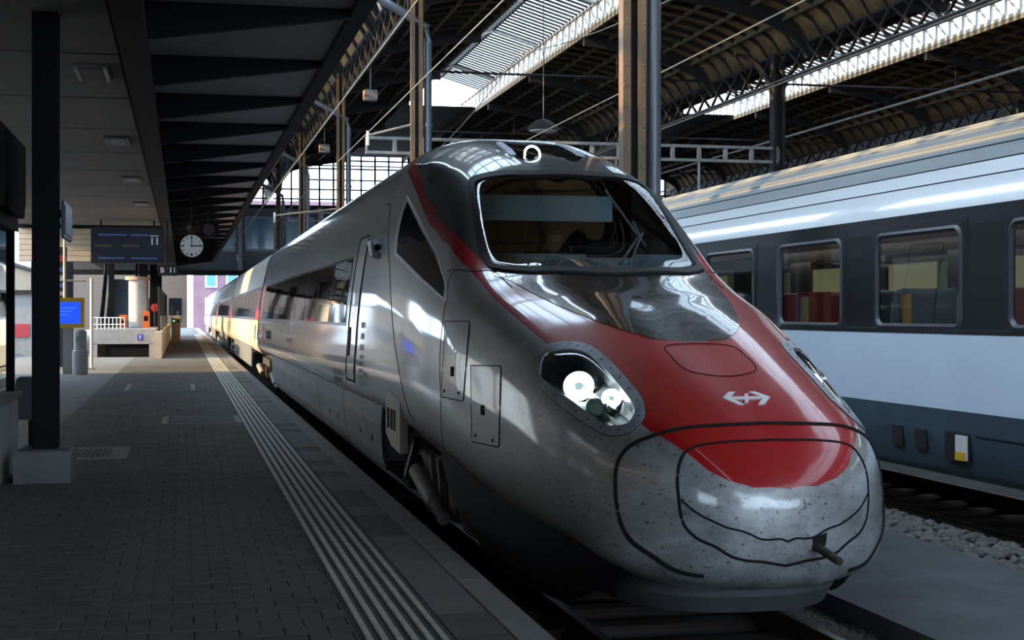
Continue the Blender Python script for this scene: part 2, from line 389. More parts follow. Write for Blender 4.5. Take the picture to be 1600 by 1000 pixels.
train = thing('train_car', 'silver high-speed train front car with red and black nose beside the platform', 'train', (UC,24,RZ), 'cars of the silver train')
TRN = train
def PAR(o):                                                # parts are modelled in world coordinates
    if o.parent.type == 'EMPTY': o.matrix_parent_inverse = Matrix.Translation(o.parent.location).inverted()
    return o
# outlines taken on the platform-side half, mirrored for the other half
ws_l = TR([(876,274),(820,275),(760,279),(742,287),(745,312),(756,368),(766,404),(776,414),(830,419)])
def cl(p): return [(p[0][0],0.0)]
def sym(p, i_top, i_bot): return [(i_top,0.)]+p+[(i_bot,0.)]+[(i,-j) for i,j in p[::-1]]
it = tr(876,273)[0]; 
def i_of(v): return float(np.interp(v, VS, np.arange(NI)))
def ic(y):                                                 # place on the centre line at a given picture height
    k = np.arange(2, NT-1); yy = np.array([project(S(q,0))[1] for q in k]); return float(np.interp(-y, -yy, k))
def ib(y):                                                 # place on the underside centre line at a given picture height
    k = np.arange(1, NT//3); yy = np.array([project(S(q,-(NJ-1.01)))[1] for q in k]); return float(np.interp(y, yy, k))
ws_out = sym(ws_l[1:], ic(273.5), ic(421.5))
ws_poly = resample(ws_out, 120, True, True)
fr_l = TR([(820,268),(757,272),(733,282),(735,312),(746,370),(757,408),(772,421),(830,426)])
fr_out = sym(fr_l, ic(266.5), ic(428))
HL_out = TR([(840,554),(856,539),(892,535),(921,540),(946,558),(973,585),(1000,617),(1008,637),(1004,659),(982,677),(957,681),(937,675),(892,646),(843,603),(838,579)])
HL_in = TR([(847,565),(858,551),(896,547),(921,556),(946,579),(973,610),(989,632),(992,646),(982,662),(959,666),(937,659),(897,628),(849,592),(846,577)])
HL_out = resample(HL_out, 72); HL_in = resample(HL_in, 72)
RL_c = np.array(tr(838,241)); 
# body shell with livery fields
A_l = TR([(1030,527),(985,515),(930,497),(880,477),(830,453),(798,435),(773,421),(755,405),(728,384),(704,363),(686,342),(671,315),(660,291),(654,262),(652,243)])
A_i = [ic(534), ic(533), ic(532)]+[a[0] for a in A_l]+[i_of(16.6), i_of(20), NI]
jr = vz(20, 3.83)[1]
A_j = [0., 6, 10]+[-a[1] for a in A_l]+[-jr, -jr, -jr]
B_l = TR([(1180,763),(1140,752),(1105,734),(1082,714),(1064,702),(1036,684),(1000,660),(960,628),(920,590),(880,560),(852,534),(820,508),(795,487),(776,471),(752,441),(734,420),(710,396),(692,378),(671,351),(659,324),(647,291),(637,269)])
B_i = [B_l[0][0]*.82, B_l[0][0]*.88]+[a[0] for a in B_l]+[i_of(16.6), NI]; B_j = [0., 6]+[-a[1] for a in B_l]+[-B_l[-1][1]-8, 0]
def mono(ii, jj):
    o = np.argsort(ii); return np.array(ii)[o], np.array(jj)[o]
A_i, A_j = mono(A_i, A_j); B_i, B_j = mono(B_i, B_j)
def build_shell():
    js = list(range(-(NJ-1), NJ)); nj = len(js)
    W = np.zeros((NI, nj, 3))
    for q, j in enumerate(js):
        W[:,q,0] = UC+(-1 if j<0 else 1)*SEC[:,abs(j),0]; W[:,q,1] = VS; W[:,q,2] = SEC[:,abs(j),1]+RZ
    ij = np.array([(i,j) for i in range(NI) for j in js], float)
    hole = inside(scale_poly(ws_poly, 1.015), ij) 
    for p in (HL_in, mir(HL_in)): hole |= inside(scale_poly(p, 1.02), ij)
    zr = W.reshape(-1,3)[:,2]-RZ; vv = W.reshape(-1,3)[:,1]; aj = np.abs(ij[:,1])
    bog = (aj > 5*NSUB)                                      # underside left open
    F = []
    hole = hole.reshape(NI,nj)
    for i in range(NI-1):
        for q in range(nj-1):
            if hole[i,q] or hole[i+1,q] or hole[i,q+1] or hole[i+1,q+1]: continue
            F.append((i*nj+q, i*nj+q+1, (i+1)*nj+q+1, (i+1)*nj+q))
    used = np.unique(np.array(F)); rem = -np.ones(NI*nj, int); rem[used] = np.arange(len(used))
    me = bpy.data.meshes.new('body_shell'); me.from_pydata(W.reshape(-1,3)[used].tolist(), [], rem[np.array(F)].tolist()); me.update()
    bm = bmesh.new(); bm.from_mesh(me); bmesh.ops.recalc_face_normals(bm, faces=bm.faces); bm.to_mesh(me); bm.free()
    ii = ij[used,0]; jj = aj[used]
    fa = np.interp(ii, A_i, A_j, left=-1)-jj; fb = np.interp(ii, B_i, B_j, left=-1)-jj
    fa[ii < A_i[0]] = -5; fb[ii < B_i[0]] = -5
    for nm, f in (('dark_field', fa), ('red_field', fb)):
        at = me.attributes.new(nm, 'FLOAT', 'POINT'); at.data.foreach_set('value', f.astype(np.float32))
    me.shade_smooth(); return me
def livery():
    m = bpy.data.materials.new('livery'); m.use_nodes = True; nt = m.node_tree; L = nt.links; b = nt.nodes['Principled BSDF']
    def att(n):
        a = nt.nodes.new('ShaderNodeAttribute'); a.attribute_name = n
        g = nt.nodes.new('ShaderNodeMath'); g.operation = 'GREATER_THAN'; g.inputs[1].default_value = 0; L.new(a.outputs['Fac'], g.inputs[0]); return g.outputs[0]
    def mix(f, a, c, rgb=True):
        x = nt.nodes.new('ShaderNodeMix'); x.data_type = 'RGBA' if rgb else 'FLOAT'; L.new(f, x.inputs[0])
        for s, val in ((6 if rgb else 2, a), (7 if rgb else 3, c)):
            if hasattr(val, 'links'): L.new(val, x.inputs[s])
            else: x.inputs[s].default_value = (*val, 1) if rgb else val
        return x.outputs[2 if rgb else 0]
    dk, rd = att('dark_field'), att('red_field')
    tc = nt.nodes.new('ShaderNodeTexCoord')
    def noise(sc_, lo, hi, det=8, ro=.65, st=(1,1,1)):
        mp = nt.nodes.new('ShaderNodeMapping'); mp.inputs['Scale'].default_value = st; L.new(tc.outputs['Object'], mp.inputs[0])
        n = nt.nodes.new('ShaderNodeTexNoise'); n.inputs['Scale'].default_value = sc_; n.inputs['Detail'].default_value = det; n.inputs['Roughness'].default_value = ro
        L.new(mp.outputs[0], n.inputs['Vector']); r = nt.nodes.new('ShaderNodeMapRange'); r.inputs[1].default_value = lo; r.inputs[2].default_value = hi
        L.new(n.outputs[0], r.inputs[0]); return r.outputs[0]
    # travel grime: grows towards the nose tip and the lower edge of the body
    sep = nt.nodes.new('ShaderNodeSeparateXYZ'); L.new(tc.outputs['Object'], sep.inputs[0])
    near = nt.nodes.new('ShaderNodeMapRange'); L.new(sep.outputs[1], near.inputs[0])
    near.inputs[1].default_value = 12.5; near.inputs[2].default_value = 8.4; near.inputs[3].default_value = .12; near.inputs[4].default_value = 1.0
    bugs = noise(26, .60, .66, 4, .7, (1,.6,1.6)); film = noise(3.5, .35, .75, 10, .7, (1,.35,1.3))
    bm_ = nt.nodes.new('ShaderNodeMath'); bm_.operation = 'MULTIPLY'; L.new(bugs, bm_.inputs[0]); L.new(near.outputs[0], bm_.inputs[1])
    fm = nt.nodes.new('ShaderNodeMath'); fm.operation = 'MULTIPLY'; L.new(film, fm.inputs[0]); L.new(near.outputs[0], fm.inputs[1])
    half = nt.nodes.new('ShaderNodeMath'); half.operation = 'MULTIPLY'; half.inputs[1].default_value = 1.0; L.new(fm.outputs[0], half.inputs[0])
    silver = mix(half.outputs[0], SILVER, (.17,.16,.145))
    silver = mix(bm_.outputs[0], silver, (.07,.06,.055))
    sf = nt.nodes.new('ShaderNodeMath'); sf.operation = 'MULTIPLY'; sf.inputs[1].default_value = .15; L.new(fm.outputs[0], sf.inputs[0])
    redc = mix(sf.outputs[0], (.47,.002,.006), (.30,.045,.04)); b2 = nt.nodes.new('ShaderNodeMath'); b2.operation='MULTIPLY'; b2.inputs[1].default_value=.6; L.new(bm_.outputs[0], b2.inputs[0])
    redc = mix(b2.outputs[0], redc, (.10,.01,.012))
    roofgrime = noise(2.5, .3, .8, 8, .6, (1,.2,1))
    darkc = mix(roofgrime, (.030,.031,.034), (.055,.054,.054))
    col = mix(dk, mix(rd, silver, redc), darkc); L.new(col, b.inputs['Base Color'])
    L.new(mix(dk, mix(rd, .28, 0., False), 0., False), b.inputs['Metallic'])
    L.new(mix(dk, mix(rd, .40, .35, False), .42, False), b.inputs['Roughness'])
    b.inputs['Coat Weight'].default_value = 1; L.new(mix(fm.outputs[0], .06, .13, False), b.inputs['Coat Roughness'])
    M['livery'] = m
SILVER = (.56,.565,.57)
livery()
sh = build_shell(); sh.materials.append(M['livery'])
PAR(link('body_shell', sh, train))
def part(o): return PAR(o)
# windscreen, frame
part(ring('windscreen_frame', fr_out, ws_out, 'rubber', train, off=.014, n=140, edge=.05))
part(patch('windscreen', ws_out, 'windscreen', train, off=.002, n=140, rings=12, edge=.0))
# black nose hood: glossy panel between windscreen and the red
hood_l = TR([(778,425),(800,440),(840,462),(885,483),(935,503),(990,521),(1035,531)])
hood = sym(hood_l, ic(430), ic(533)); 
part(patch('nose_hood', hood, 'black_gloss', train, off=.004, n=140, rings=14, edge=.01))
part(seam('hood_gap', TR([(772,421),(800,425),(850,427)])+[(ic(431),0.)]+mir(TR([(772,421),(800,425),(850,427)]))[::-1], 'gap', train, r=.016, off=.006))
# cowl lids at both lower windscreen corners
for mm in (lambda p: p, mir):
    part(seam('pillar_gap', mm(TR([(700,424),(740,424),(772,425),(800,449)])), 'gap', train, r=.005, off=.001))
# side windows of the cab
for mm in (lambda p: p, mir):
    swo = mm(TRD([(636,306),(645,322),(663,358),(684,394),(700,444),(698,474),(659,441),(616,398),(618,372),(625,339)]))
    swi = mm(TRD([(636.5,313),(641,322),(659,360),(680,396),(696,444),(694,466),(659,434),(620.5,395),(622,372),(628,339)]))
    part(ring('cab_window_frame', swo, swi, 'frame_metal', train, off=.006, smooth=False, n=80))
    part(patch('cab_side_window', swi, 'dark_glass', train, off=.003, smooth=False, n=80))
# seams and hatches
for mm in (lambda p: p, mir):
    part(seam('panel_gap', mm(TR([(710,424),(702,436),(696,474),(690,520),(688,600),(691,680),(697,709)])), 'gap', train, r=.005, off=-.001))
    part(seam('panel_gap', mm(TR([(606,318),(607,360),(609,420),(611,467),(617,537),(629,607),(645,656)])), 'gap', train, r=.006, off=-.001))
    for q, (hx, hole_p, scr) in enumerate(([ [(696,502),(734,502),(724,627),(690,620)], [(705,573),(710,573),(709.5,588),(705,588)], [(695,611),(717,614)] ],
                           [ [(736,571),(783,572),(780,699),(738,690)], [(752,633),(758,633),(758,649),(752,648)], [(744,680),(771,688)] ])):
        hp = mm(TRD(hx)); 
        h_ = part(patch('service_hatch', hp, 'hatch', train, off=.004, smooth=False, n=60))
        part(seam('hatch_gap', hp, 'gap', h_, r=.005, off=.002, closed=True, smooth=False, n=60))
        part(patch('latch_slot', mm(TR(hole_p)), 'gap', h_, off=.007, smooth=False, n=16, rings=1))
        for s_ in scr:
            t_ = mm([tr(*s_)])[0]; c_ = on(*t_, .004); nn = Vector(Nrm(*t_))
            part(MB().tube([c_, Vector(c_)+nn*.008], .013, 8).build('screw', 'screw', h_))
# hood hatch
hh = TR([(1038,541),(1050,537),(1100,537)]); 
hp = TR([(1040,542),(1062,571),(1085,583)])
hatch = sym([tr(1100,536), tr(1040,541), tr(1048,556), tr(1062,571), tr(1085,582)][1:], ic(537), ic(588))
part(seam('hood_hatch_gap', resample(hatch, 60, True, True), 'gap', train, r=.0045, off=.0, closed=True, n=80))
# coupler cover on the nose
it0 = ic(661)
outer = [(it0,0.)]+TR([(1130,664),(1075,668),(1020,681),(985,697),(966,722),(962,760),(967,805),(985,843),(1030,876),(1100,900)])
part(seam('cover_gap', outer+[], 'gap', train, r=.017, off=-.004, n=90))
part(seam('cover_gap', mir(outer), 'gap', train, r=.017, off=-.004, n=90))
inner = [(ic(687),0.)]+TR([(1160,689),(1110,693),(1075,703),(1063,722),(1060,770),(1066,812),(1085,838),(1130,862),(1190,878)]); inner.append((ib(884), -(NJ-1.01)))
part(seam('cover_gap', inner, 'gap', train, r=.010, off=-.002, n=90)); part(seam('cover_gap', mir(inner), 'gap', train, r=.010, off=-.002, n=90))
mid = TR([(1064,780),(1090,802),(1130,822),(1175,836),(1215,842)]); mid.append((ib(846), -(NJ-1.01)))
part(seam('cover_gap', mid, 'gap', train, r=.007, off=0, n=50)); part(seam('cover_gap', mir(mid), 'gap', train, r=.007, off=0, n=50))
# emblem: double arrow with cross on the red hood
def emblem():
    pc = (i_of(8.86), 0.)
    p0 = Vector(S(i_of(8.76),0)); tx = Vector((1,0,0)); n = Vector(Nrm(i_of(8.76),0.01)); ty = n.cross(tx); 
    mb = MB(); d = .004
    def poly(pts):
        k = len(pts)
        def pt(x, y, h):
            q = p0+tx*x+ty*y; v = q.y; ij = (i_of(v), 0.); w_ = x
            iv = i_of(v); j = float(np.interp(abs(x), SEC[int(iv),:4*NSUB,0], np.arange(4*NSUB)))
            return on(iv, math.copysign(max(j,.01), x), h)
        vs = [pt(x,y,.009) for x,y in pts]+[pt(x,y,-.004) for x,y in pts]
        mb.add(vs, [tuple(range(k))]+[(a,(a+1)%k,k+(a+1)%k,k+a) for a in range(k)])
    W_, H_, T_ = .158, .088, .026
    for s in (-1,1):
        poly([(s*W_,0),(s*.088,H_),(s*.046,H_),(s*(W_-.044),0)]); poly([(s*W_,0),(s*(W_-.044),0),(s*.046,-H_),(s*.088,-H_)])
    poly([(-W_+.04,-T_/2),(W_-.04,-T_/2),(W_-.04,T_/2),(-W_+.04,T_/2)])
    poly([(-T_/2-.022,-.062),(T_/2-.022,-.062),(T_/2+.022,.062),(-T_/2+.022,.062)])
    part(mb.build('emblem', 'logo_white', train))
emblem()
# headlights
def headlight(mm):
    out, inn = mm(HL_out), mm(HL_in)
    h = part(ring('headlight', out, inn, 'frame_metal', train, off=.010, rs=False, edge=.03, label='bolted metal headlight surround'))
    part(seam('surround_gap', out, 'gap', h, r=.005, off=.0, closed=True, rs=False))
    n = len(inn); c = np.mean(np.array(inn), axis=0); mb = MB(); v = []
    lv = [(1.0,0.0),(.97,-.05),(.9,-.10),(.6,-.13),(.3,-.135)]
    for k, d in lv: v += [on(*(c+(np.array(q)-c)*k), d) for q in inn]
    v.append(on(*c, -.135)); L_ = len(lv)
    mb.add(v, [(r*n+k, r*n+(k+1)%n, (r+1)*n+(k+1)%n, (r+1)*n+k) for r in range(L_-1) for k in range(n)]+[((L_-1)*n+k, (L_-1)*n+(k+1)%n, L_*n) for k in range(n)])
    part(mb.build('reflector_bowl', 'lamp_inner', h, smooth=40))
    for px, R_, on_ in (((892,592),.095,1), ((946,608),.06,1), ((916,626),.055,0)):
        t_ = mm([tr(*px)])[0]; nn = Vector(Nrm(*t_)); p = Vector(on(*t_, -.10)); 
        d = (nn*.55+Vector((0,-1,-.0))*.75).normalized(); q = d.to_track_quat('Z','Y')
        def lath(prof, nm, m, smooth=True):
            b_ = MB().lathe(prof, n=28); b_.v = [tuple(q@Vector(x)+p) for x in b_.v]; return part(b_.build(nm, m, h, smooth=smooth))
        lath([(R_*.3,-.01),(R_*.6,.0),(R_*.9,.02),(R_*1.1,.05),(R_*1.13,.05),(R_*.95,.015),(R_*.6,-.01)], 'lamp_reflector', 'chrome')
        if on_:
            lath([(R_*.9,.0),(R_*.86,.022),(R_*.5,.040),(R_*.3,.043)], 'lamp', 'lamp_on'); lath([(R_*.32,.03),(R_*.30,.050),(R_*.1,.056)], 'lamp_core', 'lamp_core')
        else: lath([(R_*.8,.0),(R_*.7,.02),(R_*.3,.035)], 'lamp', 'lamp_core2')
    a = mm([tr(862,556)])[0]; b = mm([tr(984,656)])[0]
    pa, pb = Vector(on(*a,-.03)), Vector(on(*b,-.02)); pm = (pa+pb)/2-Vector(Nrm(*mm([tr(920,606)])[0]))*.05
    part(MB().add([pa,pm,pb,pb-Vector((0,-.06,.05)),pm-Vector((0,-.06,.06)),pa-Vector((0,-.06,.05))],[(0,1,4,5),(1,2,3,4)]).build('divider', 'chrome', h))
    part(patch('headlight_cover', inn, 'lamp_cover', h, off=.0, rs=False, edge=0, rings=5))
    sc_ = resample([tuple((np.array(a_)+np.array(b_))/2) for a_, b_ in zip(out,inn)], 18, True, False)
    for s_ in sc_:
        cc = Vector(on(*s_,.008)); nn = Vector(Nrm(*s_)); part(MB().tube([cc, cc+nn*.006], .007, 6).build('screw', 'screw', h))
headlight(lambda p: p); headlight(mir)
# roof headlamp behind glass
rl = TR([(776,226),(800,219),(835,218)]); 
rl_poly = sym(TR([(782,225),(790,234),(808,247),(830,252)]), i_of(14.62), i_of(14.15))
r_ = part(patch('roof_lamp_window', rl_poly, 'dark_glass', train, off=.006, n=60, smooth=False))
t_ = (i_of(14.28), tr(832,242)[1]); p = Vector(on(*tr(831,243), .015)); nn = Vector(Nrm(*tr(831,243)))
q = (nn*.25+Vector((0,-1,0))).normalized().to_track_quat('Z','Y'); b_ = MB()
arc = [q@Vector((.075,-.06,.012))+p]+[q@Vector((.075*math.cos(a), .075*math.sin(a), .012))+p for a in np.linspace(0, math.pi, 22)]+[q@Vector((-.075,-.06,.012))+p]
part(b_.tube(arc, .011, 8).build('roof_lamp', 'led_ring', r_, smooth=True))
for mm in (lambda p: p, mir):
    part(patch('lamp_bracket', mm(TR([(775,224),(783,223),(806,242),(796,244)])), 'frame_metal', r_, off=.012, smooth=False, n=24, rings=2))
# doors, side windows, lettering on the platform side
def vp(l, side=-1): return [vz(v,z,side) for v,z in l]
for side in (-1,1):
    d_ = part(patch('door', vp([(17.85,1.28),(17.85,3.1),(18.75,3.1),(18.75,1.28)],side), 'door_paint', train, off=.004, smooth=False, n=60))
    part(seam('door_gap', vp([(17.85,1.32),(17.85,3.1),(18.75,3.1),(18.75,1.32)],side), 'gap', d_, r=.014, off=.0, smooth=False, n=80, closed=True))
    part(patch('door_handle', vp([(18.45,1.62),(18.45,1.98),(18.63,1.98),(18.63,1.62)],side), 'gap', d_, off=.01, smooth=False, n=20, rings=1))
    part(patch('grab_slot', vp([(16.2,3.08),(17.3,3.08),(17.3,3.13),(16.2,3.13)],side), 'skirt_grey', train, off=.006, smooth=False, n=24, rings=1))
nw = 9; v0, v1 = 19.2, 39.4
for side in (-1,1):
    part(patch('window_band', vp([(v0-.1,1.99),(v0-.1,2.9),(v1+.1,2.9),(v1+.1,1.99)],side), 'band', train, off=.003, smooth=False, n=120, rings=2))
    for k in range(nw):
        a = v0+(v1-v0)*k/nw+.05; b = v0+(v1-v0)*(k+1)/nw-.05
        part(patch('window_pane', vp([(a,2.03),(a,2.86),(b,2.86),(b,2.03)],side), 'dark_glass', train, off=.007, smooth=False, n=40, rings=2))
# camera pod
pod = MB(); pc = Vector(on(*vz(16.6,2.86), 0.0))
pod.add([pc+Vector(x) for x in ((.06,-.17,.15),(.06,.17,.15),(.06,.13,-.13),(.06,-.13,-.13),(-.13,-.15,.11),(-.13,.15,.11),(-.10,.10,-.06),(-.10,-.10,-.06))],
        [(0,1,2,3),(4,7,6,5),(0,4,5,1),(1,5,6,2),(2,6,7,3),(3,7,4,0)])
pd = part(pod.build('camera_pod', 'frame_metal', train)); part(MB().tube([pc+Vector((-.05,-.155,.03)), pc+Vector((-.05,-.175,.03))], .04, 12).build('lens', 'gap', pd))
def side_text(nm, s, size, v, z, m, parent=None, sx=1., label=None):
    p = S(*vz(v,z)); up = Vector(S(*vz(v,z+.2))-S(*vz(v,z-.2))).normalized(); x = Vector((0,-1,0)); n = x.cross(up)
    R = Matrix((x, up, n)).transposed().to_4x4(); o = text(nm, s, size, (0,0,0), (0,0,0), m, parent or train, ext=.004)
    o.matrix_basis = Matrix.Translation(Vector(p)+n*.006)@R@Matrix.Diagonal((sx,1,1,1))
    return PAR(o)
side_text('lettering', 'SBB CFF FFS', .30, 36.3, 1.62, 'black_print', sx=1.3)['kind'] = 'stuff'
part(patch('logo_square', vp([(39.2,1.38),(39.2,1.86),(38.5,1.86),(38.5,1.38)]), 'signal_red', train, off=.006, smooth=False, n=24, rings=1))
side_text('emblem', '<+>', .24, 38.85, 1.62, 'logo_white', sx=1.)['kind'] = 'stuff'
def print_marks(v, z, rows, wd, m, ht=.05, gap=.035):        # rows of small illegible print on the paint
    for r in range(rows):
        mb = MB(); q = v+wd/2
        while q > v-wd/2:
            l = random.uniform(.03,.09); a = [S(*vz(x,y))+np.array((-.006,0,0)) for x,y in ((q,z-r*(ht+gap)),(q-l,z-r*(ht+gap)),(q-l,z-r*(ht+gap)+ht),(q,z-r*(ht+gap)+ht))]
            mb.add(a, [(0,1,2,3)]); q -= l+.03
        part(mb.build('small_print', m, train))
print_marks(29.2,1.58,1,1.6,'grey_print',.10); print_marks(17.25,1.98,3,.3,'grey_print',.07,.06); print_marks(17.2,1.62,5,.34,'grey_print',.045); print_marks(16.75,1.42,2,.3,'grey_print',.06)
print_marks(19.9,1.33,2,1.1,'grey_print',.07); print_marks(14.2,1.22,1,.5,'grey_print',.05)
# skirts
def skirt():
    mb = MB(); js = 5*NSUB
    ii = [i for i in np.linspace(i_of(8.45), i_of(12.35), 70)]
    L_ = []
    for sg in (-1,1):
        r_ = []
        for i in ii:
            p = S(i, sg*js); w_ = abs(p[0]-UC); v = p[1]; t = min(max((v-8.2)/2.2,0),1)
            zb = .20+max(0,(v-10.9))*.30+.38*min(max((9.5-v)/1.05,0),1)**1.3
            r_.append((w_,v,p[2],zb,t))
        L_.append(r_)
    prof = [(1.0,0.0,-.02),(.985,.03,.35),(.96,.10,.75),(.94,.16,1.0)]
    row = []
    for sgn, Lx in ((-1,L_[0]),(1,L_[1])):
      full = [(sgn,)+x for x in Lx]; vs = []; mb = MB()
      for s_, w_, v, zt, zb, t in full:
        for k, dv, f in prof: vs.append((UC+s_*(w_*k-.01), v+dv*(1-t)*1.6+.03, zt*(1-f)+(zb+RZ)*f))
      n = len(prof); mb.add(vs, [(a*n+b, (a+1)*n+b, (a+1)*n+b+1, a*n+b+1) for a in range(len(full)-1) for b in range(n-1)])
      part(mb.build('nose_skirt', 'skirt_navy', train, smooth=True))
skirt()
# lower obstacle deflector
ob = []
for k in range(41):
    a = math.pi*k/40; ob.append((UC-.78*math.copysign(abs(math.cos(a))**.8,math.cos(a)), 9.55-1.02*math.sin(a)**.8))
mb = MB(); vs = []
for x, y in ob: vs += [(UC+(x-UC)*.97,y+.06,RZ+.66),(x,y+.02,RZ+.40),(UC+(x-UC)*.96,y+.10,RZ+.29)]
mb.add(vs, [(3*a+b,3*a+3+b,3*a+4+b,3*a+1+b) for a in range(40) for b in (0,1)])
part(mb.build('deflector', 'spoiler', train, smooth=True))
part(MB().tube([(UC+.16,8.30,RZ+.80),(UC+.20,8.02,RZ+.75),(UC+.225,7.88,RZ+.715)], [.026,.026,.024], 12).build('tow_rod', 'rail_side', train, smooth=True))
part(patch('tow_recess', mir(TR([(1165,836),(1192,840),(1190,864),(1168,860)])), 'gap', train, off=.004, smooth=False, n=24, rings=2))
for side in (-1,1):                                        # side skirts behind the first bogie
    for a, b in ((15.6,19.3),(19.35,23.1),(23.15,26.9),(26.95,30.7),(30.75,35.2)):
        pts = [(1.385,1.16),(1.385,.95),(1.34,.60),(1.28,.45)]; vs = []
        lean = .55 if a < 16 else 0
        for v in (0,1): vs += [(UC+side*w_, (a+lean*(1-z_) if v == 0 else b), RZ+z_) for w_, z_ in pts]
        o = MB().add(vs, [(k,k+1,5+k,4+k) for k in range(3)]); sk = o.build('side_skirt', 'skirt_grey', train)
        so_ = sk.modifiers.new('thick','SOLIDIFY'); so_.thickness = .03; part(sk)
        if a < 20: 
            for vv in (a+.9,a+2.0): part(MB().box(UC+side*1.375-.02, UC+side*1.375+.02, vv, vv+.10, RZ+.72, RZ+1.0).build('slot', 'gap', sk))
# bogies
def bogie(vc, par, tag=1):
    bg_ = par
    for vv in (vc-1.35, vc+1.35):
        ws = part2(MB().tube([(UC-.95,vv,RZ+.44),(UC+.95,vv,RZ+.44)], .085, 12).build('axle', 'bogie', par, smooth=True), par)
        for s in (-1,1):
            part2(MB().lathe([(r_w,-s*h_w) for r_w, h_w in ((.40,-.07),(.44,-.06),(.443,.04),(.465,.06),(.36,.08),(.34,.04),(.16,.045),(.13,.09))], (UC+s*.745,vv,RZ+.445), 28, 'x').build('wheel', 'bogie', par, smooth=True), par)
            part2(MB().box(UC+s*1.02-.11, UC+s*1.02+.11, vv-.17, vv+.17, RZ+.30, RZ+.62).build('axle_box', 'bogie', par), par)
            for k in range(1):
                pts = [(UC+s*1.02+.075*math.cos(a), vv+.075*math.sin(a), RZ+.62+a*.0065) for a in np.linspace(0, 12*math.pi, 90)]
                part2(MB().tube(pts, .017, 6).build('spring', 'bogie_light', par, smooth=True), par)
    for s in (-1,1):
        fr = MB().prism([(vc-1.9,.66),(vc-1.1,.72),(vc-.6,.55),(vc+.6,.55),(vc+1.1,.72),(vc+1.9,.66),(vc+1.9,.80),(vc+1.1,.90),(vc+.6,.78),(vc-.6,.78),(vc-1.1,.90),(vc-1.9,.80)], UC+s*.95-.09, UC+s*.95+.09, 'x')
        fr.v = [(x,y,z+RZ) for x,y,z in fr.v]; part2(fr.build('bogie_frame', 'bogie', par), par)
        part2(MB().tube([(UC+s*1.25,vc-.15,RZ+.62),(UC+s*1.22,vc-1.0,RZ+.40)], [.085,.085], 16).tube([(UC+s*1.22,vc-1.0,RZ+.40),(UC+s*1.20,vc-1.35,RZ+.32)], [.065,.065], 16).build('damper', 'bogie_light', par, smooth=40), par)
        part2(MB().box(UC+s*1.12-.05,UC+s*1.12+.05,vc-.2,vc+.35,RZ+.78,RZ+.98).build('bracket', 'bogie', par), par)
        for a_, b_, w_ in (((1.2,.2,.9),(1.2,.9,.45),.06),((1.15,-.35,.85),(1.12,-.5,.3),.05),((1.15,-.9,.8),(1.12,-.95,.25),.07),((1.18,-.6,.75),(1.16,-.62,.35),.04)):
            part2(MB().bar((UC+s*a_[0],vc+a_[1],RZ+a_[2]),(UC+s*b_[0],vc+b_[1],RZ+b_[2]),w_).build('link_rod', 'bogie_light', par), par)
        part2(MB().tube([(UC+s*1.1,vc-1.6,RZ+.7),(UC+s*1.15,vc-1.8,RZ+.5),(UC+s*1.1,vc-1.9,RZ+.3),(UC+s*1.0,vc-1.75,RZ+.22)], .03, 8).build('hose', 'bogie_light', par, smooth=True), par)
PARLOC = {}
def part2(o, par):
    return PAR(o)
bogie(14.3, train); bogie(37.6, train)
# equipment box above first bogie
for side in (-1,1):
    e_ = part(MB().prism([(14.05,1.30),(15.05,1.38),(15.05,.93),(14.65,.83),(14.05,.80)], UC+side*1.40-.04, UC+side*1.40+.04, 'x').build('equipment_cover', 'cover_beige', train))
    e_.location = (0,0,RZ)
    for yy in (14.35,14.55,14.8):
        o = part(MB().box(UC+side*1.445-.012, UC+side*1.445+.012, yy, yy+.06, RZ+1.0, RZ+1.2).build('slot', 'grey_print', e_)); o.location = (0,0,-RZ)
# cab interior and wipers
ci = MB().box(UC-1.05,UC+1.05,14.6,14.66,RZ+1.9,RZ+3.6)
part(ci.build('cab_rear_wall', 'cab_dark', train)); part(MB().box(UC-1.15,UC+1.15,11.6,14.6,RZ+1.55,RZ+1.6).build('cab_floor', 'cab_dark', train))
part(MB().prism([(12.35,2.30),(12.45,2.62),(12.62,2.68),(13.05,2.62),(13.1,1.9),(12.35,1.9)], UC-.98, UC+.98, 'x').build('dashboard', 'cab_dash', train)).location = (0,0,RZ)
part(MB().box(UC+.0,UC+.42,12.52,12.56,RZ+2.64,RZ+2.78).build('dash_screen', 'cab_dark', train))
part(MB().box(UC-.86,UC+.50,13.42,13.45,RZ+3.02,RZ+3.26).build('sun_blind', 'cab_shade', train))
part(MB().box(UC-.72,UC-.28,14.0,14.12,RZ+1.9,RZ+3.0).build('driver_seat', 'cab_dark', train))
def glass_pt(px): return Vector(on(*tr_full(*px), .03))
def tr_full(x, y):                                          # the same line of sight on the far half
    d = 1e18; best = None
    for i in np.arange(i_of(11.6), i_of(14), 1.):
        for j in range(0, 3*NSUB):
            X, Y = project(S(i,j+.001)); e = (X-x)**2+(Y-y)**2
            if e < d: d = e; best = (i, j+.001)
    return best
wa = [glass_pt(p) for p in ((945,300),(990,365),(962,418))]; wb = [glass_pt(p) for p in ((968,298),(1000,365),(980,418))]
wp = part(MB().tube([wa[0],(wa[0]+glass_pt((1008,392)))/2,glass_pt((1008,392))], .011, 6).build('wiper_blade', 'rubber', train))
part(MB().tube([glass_pt((985,352)),glass_pt((997,371)),glass_pt((966,418))], .012, 6).tube([glass_pt((1004,368)),glass_pt((982,418))], .010, 6).build('wiper_arm', 'rubber', train))
